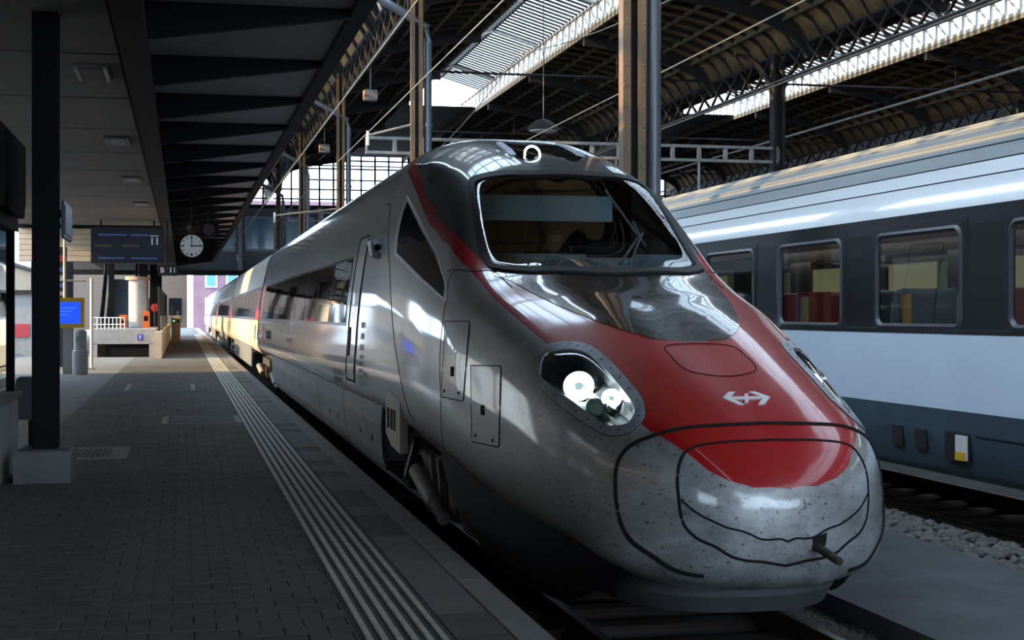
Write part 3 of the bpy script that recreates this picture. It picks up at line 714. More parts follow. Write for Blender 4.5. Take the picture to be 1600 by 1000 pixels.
# ------------------------------------------------------------------ the other cars of the silver train
mat('silver', (.50,.48,.44), .5, metal=0, coat=.08, spec=.25, noise=.1, nscale=1, stretch=(1,.3,1))
mat('train_roof', (.04,.041,.044), .42, coat=.6, noise=.3, nscale=2)
def const_car(k, label):
    a = 41.75+25.5*k; b = a+25.0; vm = (a+b)/2
    car = thing('train_car', label, 'train', (UC,vm,RZ), 'cars of the silver train')
    def strip(nm, m, j0, j1, va=a, vb=b, off=0, sides=(-1,1), sm=True):
        for sd_ in sides:
            vs = []
            for v in (va,vb): vs += [(UC+sd_*(FULL[j,0]+off), v, FULL[j,1]+RZ) for j in range(j0,j1+1)]
            n = j1-j0+1; PAR(MB().add(vs, [(q,q+1,n+q+1,n+q) for q in range(n-1)]).build(nm, m, car, smooth=sm))
    jr_ = int(round(-jr)); strip('roof', 'train_roof', 0, jr_); strip('side_wall', 'silver', jr_, 5*NSUB+4)
    jw0 = int(round(-vz(30,2.9)[1])); jw1 = int(round(-vz(30,1.99)[1]))
    strip('window_band', 'band', jw0, jw1, a+1.9, b-1.9, .004)
    for q in range(8):
        w0 = a+2.0+(25-4.0)*q/8; strip('window_pane', 'dark_glass', jw0+1, jw1-1, w0+.06, w0+(25-4.0)/8-.06, .009, (-1,))
    for va in (a+.75, b-1.65):
        strip('entrance_panel', 'door_red', jw0, jw1, va-.68, va+1.1, .005, (-1,)); strip('door', 'door_red', jw0, jw1, va, va+.9, .012, (-1,)); strip('door_sill', 'silver', jw1, 5*NSUB, va, va+.9, .008, (-1,))
        strip('door_window', 'dark_glass', jw1+2, jw1+9, va+.25, va+.65, .016, (-1,))
    PAR(MB().prism([(UC+s_*x, z+RZ) for s_, x, z in ((-1,1.2,1.0),(-1,1.25,2),(-1,1.1,3.3),(-1,.8,3.8),(1,.8,3.8),(1,1.1,3.3),(1,1.25,2),(1,1.2,1.0))], a-.49, a+.01).build('gangway', 'rubber', car))
    for sd_ in (-1,1):
        PAR(MB().prism([(a+4.7,.5),(b-4.7,.5),(b-4.5,1.16),(a+4.5,1.16)], UC+sd_*1.36-.02, UC+sd_*1.36+.02, 'x').build('side_skirt', 'skirt_grey', car)).location = (0,0,RZ)
    for vc in (a+2.6, b-2.6):
        for vv in (vc-1.3, vc+1.3):
            PAR(MB().lathe([(.40,-.07),(.445,-.05),(.445,.05),(.36,.08),(.16,.05)], (UC-.75,vv,RZ+.445), 20, 'x').build('wheel', 'bogie', car, smooth=True))
            PAR(MB().box(UC-1.13,UC-.91,vv-.17,vv+.17,RZ+.3,RZ+.62).build('axle_box', 'bogie', car))
        PAR(MB().box(UC-1.05,UC-.87,vc-1.8,vc+1.8,RZ+.62,RZ+.82).build('bogie_frame', 'bogie', car))
        PAR(MB().tube([(UC-1.2,vc-.9,RZ+.4),(UC-1.25,vc+.2,RZ+.6)], .08, 10).build('damper', 'bogie_light', car, smooth=True))
    return car
part(patch('entrance_panel', vp([(39.62,1.99),(39.62,2.9),(41.15,2.9),(41.15,1.99)]), 'door_red', train, off=.006, smooth=False, n=40, rings=2))
PAR(MB().prism([(UC+s_*x, z+RZ) for s_, x, z in ((-1,1.2,1.0),(-1,1.25,2),(-1,1.1,3.3),(-1,.8,3.8),(1,.8,3.8),(1,1.1,3.3),(1,1.25,2),(1,1.2,1.0))], CAR_END-.02, CAR_END+.05).build('end_wall', 'rubber', train))
for k, lb in enumerate(('silver train car coupled directly behind the nose car', 'third silver train car counted from the red nose', 'fourth silver train car counted from the red nose', 'fifth silver train car, tiny at the far end of the row')):
    const_car(k, lb)

# ------------------------------------------------------------------ coach on the neighbouring track
CU, CH = 8.72, 1.42
coach = thing('coach', 'white passenger coach with dark window band behind the red nose', 'train', (CU,15,RZ))
CA, CB = 1.5, 27.9
def cpart(nm, mb, m, sm=False):
    mb.v = [(x,y,z+RZ) for x,y,z in mb.v]; return PAR(mb.build(nm, m, coach, smooth=sm))
def shell(nm, prof, m, va=CA, vb=CB, sm=60, sides=(-1,1)):
    for s_ in sides:
        vs = [(CU+s_*w_, v, z) for v in (va,vb) for w_, z in prof]; n = len(prof)
        cpart(nm, MB().add(vs, [(q,q+1,n+q+1,n+q) for q in range(n-1)]), m, sm)
shell('skirt', [(1.30,.55),(1.36,.62),(1.405,1.0),(1.415,1.21)], 'coach_skirt')
shell('side_panel', [(1.42,1.21),(1.425,1.5),(1.42,1.95)], 'coach_white')
shell('window_sill', [(1.425,1.95),(1.425,1.98),(1.42,2.0)], 'band')
shell('window_header', [(1.415,3.0),(1.405,3.17)], 'band')
up = [(1.41,3.17),(1.385,3.27),(1.345,3.37),(1.285,3.46)]; shell('cantrail', up, 'white_band')
shell('cantrail_upper', [(1.28,3.468),(1.24,3.54),(1.19,3.615)], 'white_band')
shell('roof_edge', [(1.18,3.63),(1.08,3.72),(.975,3.80)], 'coach_roof')
shell('roof_side', [(.97,3.81),(.75,4.03),(.5,4.16),(0,4.24)], 'coach_roof')
for s_ in (-1,1):
    for w_, z in ((1.283,3.464),(1.185,3.622),(.973,3.805)): cpart('roof_seam', MB().tube([(CU+s_*w_,CA,z),(CU+s_*w_,CB,z)], .008, 6), 'gap')
    for w_, z in ((.86,3.925),(.70,4.06),(.55,4.135)): cpart('roof_bead', MB().tube([(CU+s_*w_,CA,z),(CU+s_*w_,CB,z)], .018, 6), 'coach_roof', True)
wins = [12.84+2.63*k for k in range(-4,6)]; WW = 1.8
edges = [CA]+[x for w0 in wins for x in (w0, w0+WW)]+[CB]
for s_ in (-1,1):
    for a, b in zip(edges[0::2], edges[1::2]):
        cpart('window_pillar', MB().add([(CU+s_*1.42,a,2.0),(CU+s_*1.42,b,2.0),(CU+s_*1.415,b,3.0),(CU+s_*1.415,a,3.0),
                                        (CU+s_*1.36,a,2.0),(CU+s_*1.36,b,2.0),(CU+s_*1.355,b,3.0),(CU+s_*1.355,a,3.0)], [(0,1,2,3),(0,4,7,3),(1,5,6,2),(4,5,6,7)]), 'band')
def rrect(y0, y1, z0, z1, r, n=5):
    p = []
    for cy, cz, a0 in ((y1-r,z1-r,0),(y0+r,z1-r,90),(y0+r,z0+r,180),(y1-r,z0+r,270)):
        p += [(cy+r*math.cos(math.radians(a0+90*q/n)), cz+r*math.sin(math.radians(a0+90*q/n))) for q in range(n+1)]
    return p
for s_ in (-1,1):
    for w0 in wins:
        o_ = rrect(w0-.01, w0+WW+.01, 1.99, 3.01, .13); i_ = rrect(w0+.05, w0+WW-.05, 2.05, 2.95, .10); m_ = rrect(w0+.02, w0+WW-.02, 2.02, 2.98, .12); n = len(o_)
        bx = lambda off: CU+s_*(1.418+off)
        vs = [(bx(0),*p) for p in rrect(w0-.10, w0+WW+.10, 1.94, 3.06, .02)]+[(bx(.004),*p) for p in o_]+[(bx(.022),*p) for p in m_]+[(bx(-.01),*p) for p in i_]
        fr = cpart('window_frame', MB().add(vs, [(r*n+q, r*n+(q+1)%n, (r+1)*n+(q+1)%n, (r+1)*n+q) for r in (1,2) for q in range(n)]), 'coach_frame', 40)
        cpart('window_corner', MB().add(vs[:2*n], [(q,(q+1)%n,n+(q+1)%n,n+q) for q in range(n)]), 'band')
        g = MB().add([(bx(-.008),*p) for p in i_], [tuple(range(n)) if s_ > 0 else tuple(range(n-1,-1,-1))]); g.keep = 1
        cpart('window_pane', g, 'pane')
# interior
cpart('floor', MB().box(CU-1.3,CU+1.3,CA,CB,1.15,1.2), 'coach_inner'); cpart('inner_ceiling', MB().box(CU-1.3,CU+1.3,CA,CB,3.18,3.22), 'coach_inner')
mat('coach_fill', (1,1,1), .5, emit=(1,.97,.85), es=3.5)
cpart('ceiling_lamp', MB().box(CU-.12,CU+.12,CA+.3,CB-.3,3.12,3.17), 'coach_fill')  # glowing strip added to brighten the seats, no lamp seen there
for v in (CA,CB): cpart('end_wall', MB().prism([(CU-1.4,.6),(CU+1.4,.6),(CU+1.42,3.1),(CU+1.18,3.6),(CU+.7,4.0),(CU,4.2),(CU-.7,4.0),(CU-1.18,3.6),(CU-1.42,3.1)], v-.03, v+.03), 'coach_skirt')
for q, w0 in enumerate(wins):
    for u0, u1 in ((CU-1.25,CU-.3),(CU+.3,CU+1.25)):
        for kk, (vv, dr) in enumerate(((w0+.28,1),(w0+1.62,-1))):
            m = ('seat_red','seat_teal')[(q+kk)%2] if u0 < CU else 'seat_red'
            st = MB().prism([(0,1.25),(.5*dr,1.25),(.5*dr,1.62),(.12*dr,1.62),(.02*dr,2.42),(-.12*dr,2.40)], u0+.04, u1-.04, 'x'); st.v = [(x,y+vv,z) for x,y,z in st.v]
            s0 = cpart('seat', st, m)
            cpart('headrest', MB().box(u0+.02,u0+.10,vv-.10,vv+.10*dr+.06,1.5,2.36), ('seat_green','seat_yellow','seat_green')[q%3] if kk else 'seat_green')
    cpart('far_window_view', MB().box(CU+1.28,CU+1.30,w0+.15,w0+WW-.25,2.32,2.86), 'view_green')  # green panel put in for the lit view through the far window
# underframe and wheels
cpart('underframe', MB().box(CU-1.1,CU+1.1,CA+.3,CB-.3,.7,1.1), 'bogie')
for vc in (4.5, 22.5):
    for vv in (vc-1.25,vc+1.25):
        for s_ in (-1,1): cpart('wheel', MB().lathe([(.40,-.07),(.445,-.05),(.445,.05),(.36,.08),(.16,.05)], (CU+s_*.75,vv,.445), 24, 'x'), 'bogie', True)
        cpart('axle', MB().tube([(CU-.95,vv,.445),(CU+.95,vv,.445)], .08, 10), 'bogie', True)
    for s_ in (-1,1): cpart('bogie_frame', MB().box(CU+s_*1.0-.08,CU+s_*1.0+.08,vc-1.8,vc+1.8,.5,.75), 'bogie')
x_ = CU-1.395                                                    # boxes and openings in the skirt
for va, vb in ((14.05,14.28),(13.55,13.78)): cpart('skirt_opening', MB().box(x_-.02,x_+.03,va,vb,.78,.98), 'gap')
cpart('skirt_opening', MB().box(x_-.02,x_+.03,12.72,13.18,.72,1.0), 'gap')
cpart('handle_box', MB().box(x_-.03,x_-.018,12.74,12.96,.74,.98), 'white_paint'); cpart('handle_grip', MB().box(x_-.05,x_-.03,12.77,12.93,.74,.82), 'yellow')
cpart('skirt_seam', MB().box(x_-.018,x_-.01,CA,12.6,.985,.995), 'gap')
cpart('cable', MB().tube([(x_+.1,9.8,.5),(x_+.02,9.7,.3),(x_,9.5,.22),(x_+.1,9.3,.3)], .02, 6), 'rubber', True)

# ------------------------------------------------------------------ driver in the cab
def skin_body(nm, joints, edges, m, parent, root=0, sub=2):
    me = bpy.data.meshes.new(nm); me.from_pydata([j[:3] for j in joints], edges, []); me.update(); me.materials.append(M[m])
    o = link(nm, me, parent); sk = o.modifiers.new('skin', 'SKIN'); sk.use_smooth_shade = True
    for v, j in zip(me.skin_vertices[0].data, joints): v.radius = (j[3], j[4] if len(j) > 4 else j[3])
    me.skin_vertices[0].data[root].use_root = True
    o.modifiers.new('sub', 'SUBSURF').levels = sub; o.modifiers['sub'].render_levels = sub
    return o
def head_mesh(c, s=1.0, yaw=0, pitch=0):
    mb = MB(); nu, nv = 28, 22; vs = []
    for a in range(nv+1):
        t = math.pi*a/nv; z = math.cos(t)
        for b in range(nu):
            p = 2*math.pi*b/nu; x = math.sin(t)*math.cos(p); y = math.sin(t)*math.sin(p)   # -y is the face
            X, Y, Z = x*.076, y*.097, z*.122
            if z < -.1: X *= 1-.28*min(1,(-z-.1)/.9); Y *= 1-.10*min(1,(-z-.1)/.9)
            if y < 0:
                f = math.exp(-(x/.22)**2)
                Y -= .022*f*math.exp(-((z+.10)/.16)**2)+.010*f*math.exp(-((z+.24)/.07)**2)   # nose
                for ex in (-.42,.42): Y += .014*math.exp(-((x-ex)/.20)**2-((z-.08)/.10)**2)   # eye sockets
                Y -= .006*math.exp(-(x/.6)**2-((z-.22)/.08)**2)                               # brow
                Y -= .006*math.exp(-(x/.3)**2-((z+.46)/.06)**2)+.010*math.exp(-(x/.3)**2-((z+.78)/.14)**2)
            vs.append((X,Y,Z))
    fs = [(a*nu+b, a*nu+(b+1)%nu, (a+1)*nu+(b+1)%nu, (a+1)*nu+b) for a in range(nv) for b in range(nu)]
    mb.add(vs, fs)
    for sx in (-1,1): mb.lathe([(.006,-.012),(.022,-.010),(.030,.0),(.022,.008),(.008,.004)], (sx*.079,.012,.0), 12, 'x')
    R = Matrix.Rotation(yaw,3,'Z')@Matrix.Rotation(pitch,3,'X'); mb.v = [tuple(R@Vector(v)*s+Vector(c)) for v in mb.v]; return mb, R
def face_bits(c, R, s, parent):
    def put(mb, nm, m): mb.v = [tuple(R@Vector(v)*s+Vector(c)) for v in mb.v]; mb.build(nm, m, parent, smooth=True)
    for sx in (-1,1):
        put(MB().lathe([(.002,-.012),(.011,-.006),(.012,0),(.008,.006)], (sx*.031,-.083,.010), 12, 'y'), 'eye', 'clock_face')
        put(MB().lathe([(.005,-.004),(.005,.002)], (sx*.031,-.0965,.010), 10, 'y'), 'pupil', 'clock_black')
        put(MB().tube([(sx*.016,-.097,.028),(sx*.034,-.096,.032),(sx*.05,-.084,.026)], .0055, 6), 'eyebrow', 'hair')
    put(MB().tube([(-.024,-.092,-.058),(0,-.0985,-.056),(.024,-.092,-.058)], .005, 6), 'mouth', 'poster_red')
    hr = MB(); vs = []; nu, nv = 28, 10
    for a in range(nv+1):
        t = math.pi*.56*a/nv
        for b in range(nu):
            p = 2*math.pi*b/nu; y = math.sin(p)*math.sin(t); x = math.cos(p)*math.sin(t); z = math.cos(t)
            if y < 0: z = max(z, .42+.1*min(1,-y))
            k = 1.05; vs.append((x*.076*k, y*.097*k+.004, z*.122*k))
    put(hr.add(vs, [(a*nu+b, a*nu+(b+1)%nu, (a+1)*nu+(b+1)%nu, (a+1)*nu+b) for a in range(nv) for b in range(nu)]), 'hair', 'hair')
def hand(parent, wrist, fwd, side, m='skin'):
    w_ = Vector(wrist); f = Vector(fwd).normalized(); s_ = Vector((side,0,0)); dn = Vector((0,0,-1))
    j = [(*w_,.026,.02),(*(w_+f*.05),.036,.016),(*(w_+f*.085),.038,.014)]; e = [(0,1),(1,2)]
    for k, (o_, l) in enumerate(((-.030,.068),(-.010,.080),(.010,.075),(.029,.058))):
        b = w_+f*.088+s_*o_; n = len(j); j += [(*b,.010),(*(b+f*l*.5+dn*.012),.009),(*(b+f*l*.85+dn*.04),.008)]; e += [(2,n),(n,n+1),(n+1,n+2)]
    b = w_+f*.03-s_*.03; n = len(j); j += [(*b,.012),(*(b+f*.03-s_*.022+dn*.01),.010),(*(b+f*.058-s_*.024+dn*.02),.009)]; e += [(1,n),(n,n+1),(n+1,n+2)]
    return skin_body('hand', j, e, m, parent, 0, 1)
DX, DY, DZ = UC-.02, 13.62, RZ+2.845
drv = thing('person', 'train driver in dark uniform seated behind the windscreen', 'person')
hm, R_ = head_mesh((DX,DY,DZ), 1.0, .05, .12); hm.build('head', 'skin', drv, smooth=True); face_bits((DX,DY,DZ), R_, 1.0, drv)
J = [(DX,DY+.10,RZ+2.12,.15,.12),(DX,DY+.09,RZ+2.35,.15,.115),(DX,DY+.07,RZ+2.58,.17,.11),(DX,DY+.05,RZ+2.68,.07,.06),(DX,DY+.02,RZ+2.76,.055,.055),
     (DX-.19,DY+.07,RZ+2.60,.06),(DX-.25,DY-.02,RZ+2.38,.052),(DX-.20,DY-.27,RZ+2.50,.036),(DX+.19,DY+.07,RZ+2.60,.06),(DX+.25,DY-.02,RZ+2.38,.052),(DX+.20,DY-.27,RZ+2.50,.036),
     (DX-.10,DY+.02,RZ+2.06,.085),(DX-.12,DY-.40,RZ+2.10,.07),(DX-.12,DY-.42,RZ+1.74,.05),(DX+.10,DY+.02,RZ+2.06,.085),(DX+.12,DY-.40,RZ+2.10,.07),(DX+.12,DY-.42,RZ+1.74,.05)]
skin_body('uniform', J, [(0,1),(1,2),(2,3),(3,4),(2,5),(5,6),(6,7),(2,8),(8,9),(9,10),(0,11),(11,12),(12,13),(0,14),(14,15),(15,16)], 'uniform', drv)
hand(drv, (DX-.20,DY-.28,RZ+2.505), (0,-1,.1), -1); hand(drv, (DX+.20,DY-.28,RZ+2.505), (0,-1,.1), 1)
# ------------------------------------------------------------------ tracks, ground, platform
struct('ground', MB().box(-60,60,-40,260,-1.2,-.80), 'ballast')
struct('walkway', MB().box(4.78,6.75,-20,170,-.85,-.52), 'walk')
def rail(u, nm='rail'):
    prof = [(-.07,-.17),(.07,-.17),(.07,-.155),(.012,-.13),(.012,-.05),(.036,-.035),(.036,0),(-.036,0),(-.036,-.035),(-.012,-.05),(-.012,-.13),(-.07,-.155)]
    r = MB().prism([(u+a, RZ+b) for a, b in prof], -20, 170); return r
for nm, uc in (('left',UC),('right',CU)):
    for s_, side in ((-.75,'platform side'),(.75,'far side')):
        t = thing('rail', ('steel rail on the %s under the silver train' if nm=='left' else 'steel rail on the %s under the white coach') % side, 'rail', (0,0,0), 'rails of the two tracks')
        rail(uc+s_).build('rail_body', 'rail_side', t); MB().box(uc+s_-.033, uc+s_+.033, -20, 170, RZ, RZ+.002).build('running_surface', 'rail_top', t)
sl = MB().cham(-1.3,1.3,-.13,.13,-.25,-.13,.03).mesh('sleeper', 'rail_side')
trk = {}
for uc, nm in ((UC,'track_bed'),(CU,'track_bed')):
    tb = MB().box(uc-1.6,uc+1.3 if uc == UC else uc+1.6,-20,170,-.85,-.76).build(nm, 'ballast', kind='structure')
    for k in range(28): link('sleeper', sl, tb, (uc, 5.2+.65*k, RZ))
# loose ballast stones
def stones(n, box, zf, s0, s1, nm, m):
    ico = [(0,0,1),(.894,0,.447),(.276,.851,.447),(-.724,.526,.447),(-.724,-.526,.447),(.276,-.851,.447),(.724,.526,-.447),(-.276,.851,-.447),(-.894,0,-.447),(-.276,-.851,-.447),(.724,-.526,-.447),(0,0,-1)]
    fi = [(0,1,2),(0,2,3),(0,3,4),(0,4,5),(0,5,1),(1,6,2),(2,7,3),(3,8,4),(4,9,5),(5,10,1),(6,7,2),(7,8,3),(8,9,4),(9,10,5),(10,6,1),(11,7,6),(11,8,7),(11,9,8),(11,10,9),(11,6,10)]
    mb = MB()
    for _ in range(n):
        x = random.uniform(box[0],box[1]); y = random.uniform(box[2],box[3]); r = random.uniform(s0,s1); z = zf(x,y)
        sx, sy, sz = r*random.uniform(.7,1.4), r*random.uniform(.7,1.4), r*random.uniform(.5,.9); a = random.uniform(0,6.28)
        mb.add([(x+(vx*math.cos(a)-vy*math.sin(a))*sx*random.uniform(.8,1.2), y+(vx*math.sin(a)+vy*math.cos(a))*sy*random.uniform(.8,1.2), z+vz_*sz) for vx,vy,vz_ in ico], fi)
    mb.build(nm, m, kind='stuff', label='grey ballast stones between walkway and coach rail' if 'coach' in m else None)
def stuff(n, box, zf, s0, s1, m, label):
    stones(n, box, zf, s0, s1, 'ballast_stones', m); o = bpy.context.scene.collection.objects[-1]; o['label'] = label; o['category'] = 'ballast'
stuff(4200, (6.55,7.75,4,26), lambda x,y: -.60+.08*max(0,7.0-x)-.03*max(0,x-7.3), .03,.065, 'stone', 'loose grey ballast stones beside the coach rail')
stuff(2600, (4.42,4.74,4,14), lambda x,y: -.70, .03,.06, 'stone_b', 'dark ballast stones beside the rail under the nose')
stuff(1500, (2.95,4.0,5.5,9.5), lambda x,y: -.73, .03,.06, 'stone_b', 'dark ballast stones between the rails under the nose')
# platform
plat = struct('platform', MB().box(-9.2,1.60,-12,170,-.9,-.055), 'paver_joint')
MB().box(-9.2,-1.72,-12,170,-.05,-.004).build('paving_slab', 'slab', plat)
MB().box(1.45,1.62,-12,170,-.9,-.25).build('retaining_wall', 'concrete', plat)
PW, PL = .222, .19
pv = [MB().cham(-PW/2+.002,PW/2-.002,-PL/2+.002,PL/2-.002,-.06,0,.004).mesh('paver', m) for m in ('paver','paver_b','slab')]
cells = []
for r in range(int((46-5.5)/PL)):
    v = 5.5+PL*(r+.5); x = -1.72; first = PW/2 if r%2 else PW
    while x < .858:
        x1 = min(x+first, .858); first = PW
        if x1-x > .02: cells.append((x, x1, v))
        x = x1
def inview(u, v):
    x, y = project(np.array((u,v,0.))); return -15 < x < 1615 and y < 1010
near = [c for c in cells if c[1]-c[0] > PW-.001 and inview((c[0]+c[1])/2,c[2])][:300]; ns = set(near)
for u0, u1, v in near:
    link('paver', pv[random.choice((0,0,1))], plat, ((u0+u1)/2, v, random.uniform(-.003,.001)))
rest = {0: MB(), 1: MB()}
for c in cells:
    if c in ns: continue
    d = random.uniform(-.003,.001); rest[1 if random.random() < .33 else 0].cham(c[0]+.002,c[1]-.002,c[2]-PL/2+.002,c[2]+PL/2-.002,-.06+d,d,.004)
for mi, mname in enumerate(('paver','paver_b')): rest[mi].build('paver_field', mname, plat, kind='stuff')
MB().box(-1.72,.86,46,170,-.05,-.002).build('paving_slab', 'paver', plat)
MB().box(.86,1.31,-12,170,-.055,-.004).build('guidance_base', 'paver_b', plat)
sb = [MB().cham(1.315,1.60,.004,.556,-.06,-.001,.004).mesh('kerb_slab', m) for m in ('slab','paver','slab')]
for k in range(72): link('kerb_slab', sb[random.randrange(3)], plat, (0, 5.5+.56*k, random.uniform(-.002,.001)))
MB().box(1.315,1.60,5.5+.56*72,170,-.055,-.001).build('kerb_slab', 'slab', plat)
es = MB().cham(0,.20,.004,2.526,-.28,0,.012).mesh('edge_stone', 'edge_stone')
for k in range(-2,62): link('edge_stone', es, plat, (1.60, 6.16+2.53*k, 0))
tb_ = MB().cham(-.0185,.0185,.008,1.272,-.02,.006,.004).mesh('tactile_bar', 'tactile')
far_b = MB()
for k in range(85):
    v = 6.4+1.28*k
    for b in range(6):
        u = .897+.0728*b
        if k < 48: link('tactile_bar', tb_, plat, (u, v, 0))
        else: far_b.cham(u-.0185,u+.0185,v+.008,v+1.272,-.02,.006,.004)
far_b.build('tactile_bars', 'tactile', plat, kind='stuff')
mat('cover_dark', (.06,.06,.068), .7, noise=.2); mat('cover_pale', (.26,.25,.24), .8)
for (u, v, wu, lv, lb) in ((-.46,32.9,1.28,2.5,'farther dark access cover set in the platform paving'),(.28,22.7,.98,1.3,'dark access cover touching the white guidance lines')):
    t = thing('access_cover', lb, 'cover', (u,v,0), 'covers in the platform')
    MB().cham(-wu/2-.09,wu/2+.09,-lv/2-.12,lv/2+.12,-.05,.004,.002).build('cover_rim', 'cover_pale', t); MB().cham(-wu/2,wu/2,-lv/2,lv/2,-.05,.009,.004).build('cover_plate', 'cover_dark', t)
t = thing('drain_grate', 'metal drain grate in a pale frame near the black column', 'grate', (-1.02,17.5,0))
MB().cham(-.46,.42,-.75,.75,-.05,.005,.002).build('grate_frame', 'cover_pale', t)
for k in range(12): MB().box(-.42+.055*k,-.395+.055*k,-.5,.5,0,.012).build('grate_bar', 'cover_dark', t)

# ------------------------------------------------------------------ platform canopy and ceiling
CV = [16.6+3.45*k for k in range(-6,24)]
can = struct('canopy', MB().box(-.46,2.0,CV[0],CV[-1]+3,5.02,5.14), 'ceiling_panel')
rp = MB().prism([(-.46,4.62),(-.30,4.62),(1.86,4.93),(1.86,5.02),(-.46,5.02)], -.06, .06).mesh('rib', 'canopy_steel')
for v in CV: link('rib', rp, can, (0,v,0))
MB().box(1.84,2.02,CV[0],CV[-1]+3,4.93,5.57).build('edge_beam_sunscreen', 'canopy_steel', can); MB().tube([(2.06,CV[0],5.05),(2.06,CV[-1]+3,5.05)], .035, 8).build('gutter', 'canopy_steel', can)  # beam carried up unseen as an added screen against low sun
gd = struct('beam', MB().box(-.66,-.46,CV[0],CV[-1]+3,4.42,5.1).box(-.46,-.36,CV[0],CV[-1]+3,4.42,4.5), 'beam_steel')
CE = 50.2
cei = struct('ceiling', MB().box(-9.2,-.66,CV[0],40,4.56,4.75).box(-5.2,-.66,40,CE,4.56,4.75), 'beam_steel')
pm = MB().box(-5.15,-.70,.035,3.415,4.50,4.57).mesh('ceiling_panel', 'plank')
for v in [c for c in CV if c+3.4 < CE+1]: link('ceiling_panel', pm, cei, (0,v+.45,0))
struct('roof_slab', MB().box(-9.2,-.4,CV[0],40,4.76,5.2).box(-5.2,-.4,40,CE,4.76,5.2), 'hall_steel')
for k, v in enumerate((18.3,25.4,32.6,39.8)):
    t = thing('ceiling_lamp', ('nearest unlit ceiling lamp, largest, with a pale frame','unlit ceiling lamp, second from the camera','unlit ceiling lamp, third from the camera','unlit ceiling lamp, farthest, above the blue board')[k], 'lamp', (-1.05,v,4.50), 'ceiling lamps over the platform')
    MB().box(-.20,.20,-.55,.55,-.03,0).build('lamp_tray', 'cover_pale' if k == 0 else 'cover_dark', t)
    MB().box(-.13,.13,-.45,.45,-.045,-.03).build('diffuser', 'plank' if k == 0 else 'lamp_grey', t)
    for s_ in (-1,1): MB().box(s_*.165-.02,s_*.165+.02,-.5,.5,-.05,-.03).build('lamp_rail', 'white_paint' if k == 0 else 'lamp_grey', t)
def column(u, v, lb, base=True, h=4.5, wd=.24):
    t = thing('steel_column', lb, 'column', (u,v,0), 'black platform columns')
    MB().box(-wd/2,wd/2,-wd/2,-wd/2+.03,.3 if base else 0,h).build('flange', 'black_steel', t); MB().box(-wd/2,wd/2,wd/2-.03,wd/2,.3 if base else 0,h).build('flange', 'black_steel', t)
    MB().box(-.06,.06,-wd/2+.03,wd/2-.03,.3 if base else 0,h).build('web', 'black_steel', t)
    if base: MB().cham(-.26,.26,-.42,.30,0,.30,.03).build('concrete_base', 'concrete', t)
column(-1.29,14.9,'large black steel column on a concrete block at the left'); column(-3.2,28.6,'black steel column behind the glass shelter', True)
column(-3.87,53.9,'slim black column beside the yellow screen', False); column(-3.0,66,'black column left of the escalator', False)
for k, (u, v) in enumerate(((-1.75,70),(-1.6,86),(-1.5,98))): column(u, v, ('dark column under the blue board','dark column right of the round white pillar','farthest dark column along the platform')[k], False, 4.4, .4)
# clock
ck = thing('station_clock', 'round white station clock hanging under the canopy', 'clock', (.245,40.6,3.42))
MB().lathe([(.30,-.09),(.335,-.08),(.335,.08),(.30,.09)], n=40, ax='y').build('case', 'clock_black', ck, smooth=40)
MB().lathe([(.30,-.095),(.30,-.085)], n=40, ax='y').build('dial', 'clock_face', ck)
for k in range(12):
    a = math.radians(30*k); big = k%3 == 0; r0, r1 = (.20 if big else .225), .275
    MB().bar((r0*math.sin(a),-.098,r0*math.cos(a)),(r1*math.sin(a),-.098,r1*math.cos(a)),.006,.04 if big else .022,up=(-math.cos(a),0,math.sin(a))).build('hour_mark', 'clock_black', ck)
MB().bar((0,-.104,-.04),(0,-.104,.26),.02,.006,up=(0,1,0)).build('minute_hand', 'clock_black', ck); MB().bar((-.04,-.108,0),(.20,-.108,0),.028,.006,up=(0,1,0)).build('hour_hand', 'clock_black', ck)
MB().tube([(0,0,.33),(0,0,1.55)], .022, 8).build('rod', 'beam_steel', ck, smooth=True)
# speaker and camera beside the clock
t = thing('loudspeaker', 'dark loudspeaker box hanging behind the clock', 'speaker', (.75,44,4.05)); MB().cham(-.28,.28,-.2,.2,-.22,.22,.03).build('speaker_box', 'black_steel', t); MB().tube([(0,0,.2),(0,0,.95)],.02,6).build('bracket','beam_steel',t); MB().lathe([(.17,-.24),(.14,-.2)],n=20,ax='y').build('cone','rubber',t)
t = thing('security_camera', 'small round camera dome left of the dark loudspeaker', 'camera', (.28,44.6,4.15)); MB().lathe([(.08,-.14),(.15,-.06),(.16,.04),(.10,.12)],n=20).build('dome','hall_steel',t,smooth=True); MB().tube([(0,0,.1),(0,0,.85)],.02,6).build('bracket','beam_steel',t)
# destination board
bd = thing('departure_board', 'large dark blue departure board marked 11', 'sign', (-1.66,47.3,3.72))
MB().box(-1.10,1.10,-.12,.12,-.56,.56).build('cabinet', 'board_frame', bd); MB().box(-1.06,1.06,-.13,-.118,-.52,.52).build('display', 'board', bd)
for x0, x1, z in ((-.88,-.02,.32),(.10,.62,.32)): MB().box(x0,x1,-.135,-.129,z-.022,z+.022).build('display_line', 'board_line', bd)
for x0, x1, z in ((-.88,-.1,-.40),(.10,.90,-.40)): MB().box(x0,x1,-.135,-.129,z-.02,z+.02).build('display_line', 'board_line', bd)
for x0, x1 in ((-.98,-.48),(-.15,.33)):
    mb = MB(); x = x0
    while x < x1: l = random.uniform(.04,.08); mb.box(x,x+l,-.135,-.129,-.05,.02); x += l+.02
    mb.build('display_text', 'board_dim', bd)
MB().box(.65,.98,-.133,-.129,-.03,.34).build('number_field', 'navy_sign', bd); text('number', '11', .30, (.815,-.135,.12), FRONT, 'sign_white', bd, bold=.006)
mb = MB(); x = .68
while x < .93: l = random.uniform(.02,.05); mb.box(x,x+l,-.137,-.131,.285,.315); x += l+.012
mb.build('small_print', 'sign_white', bd)
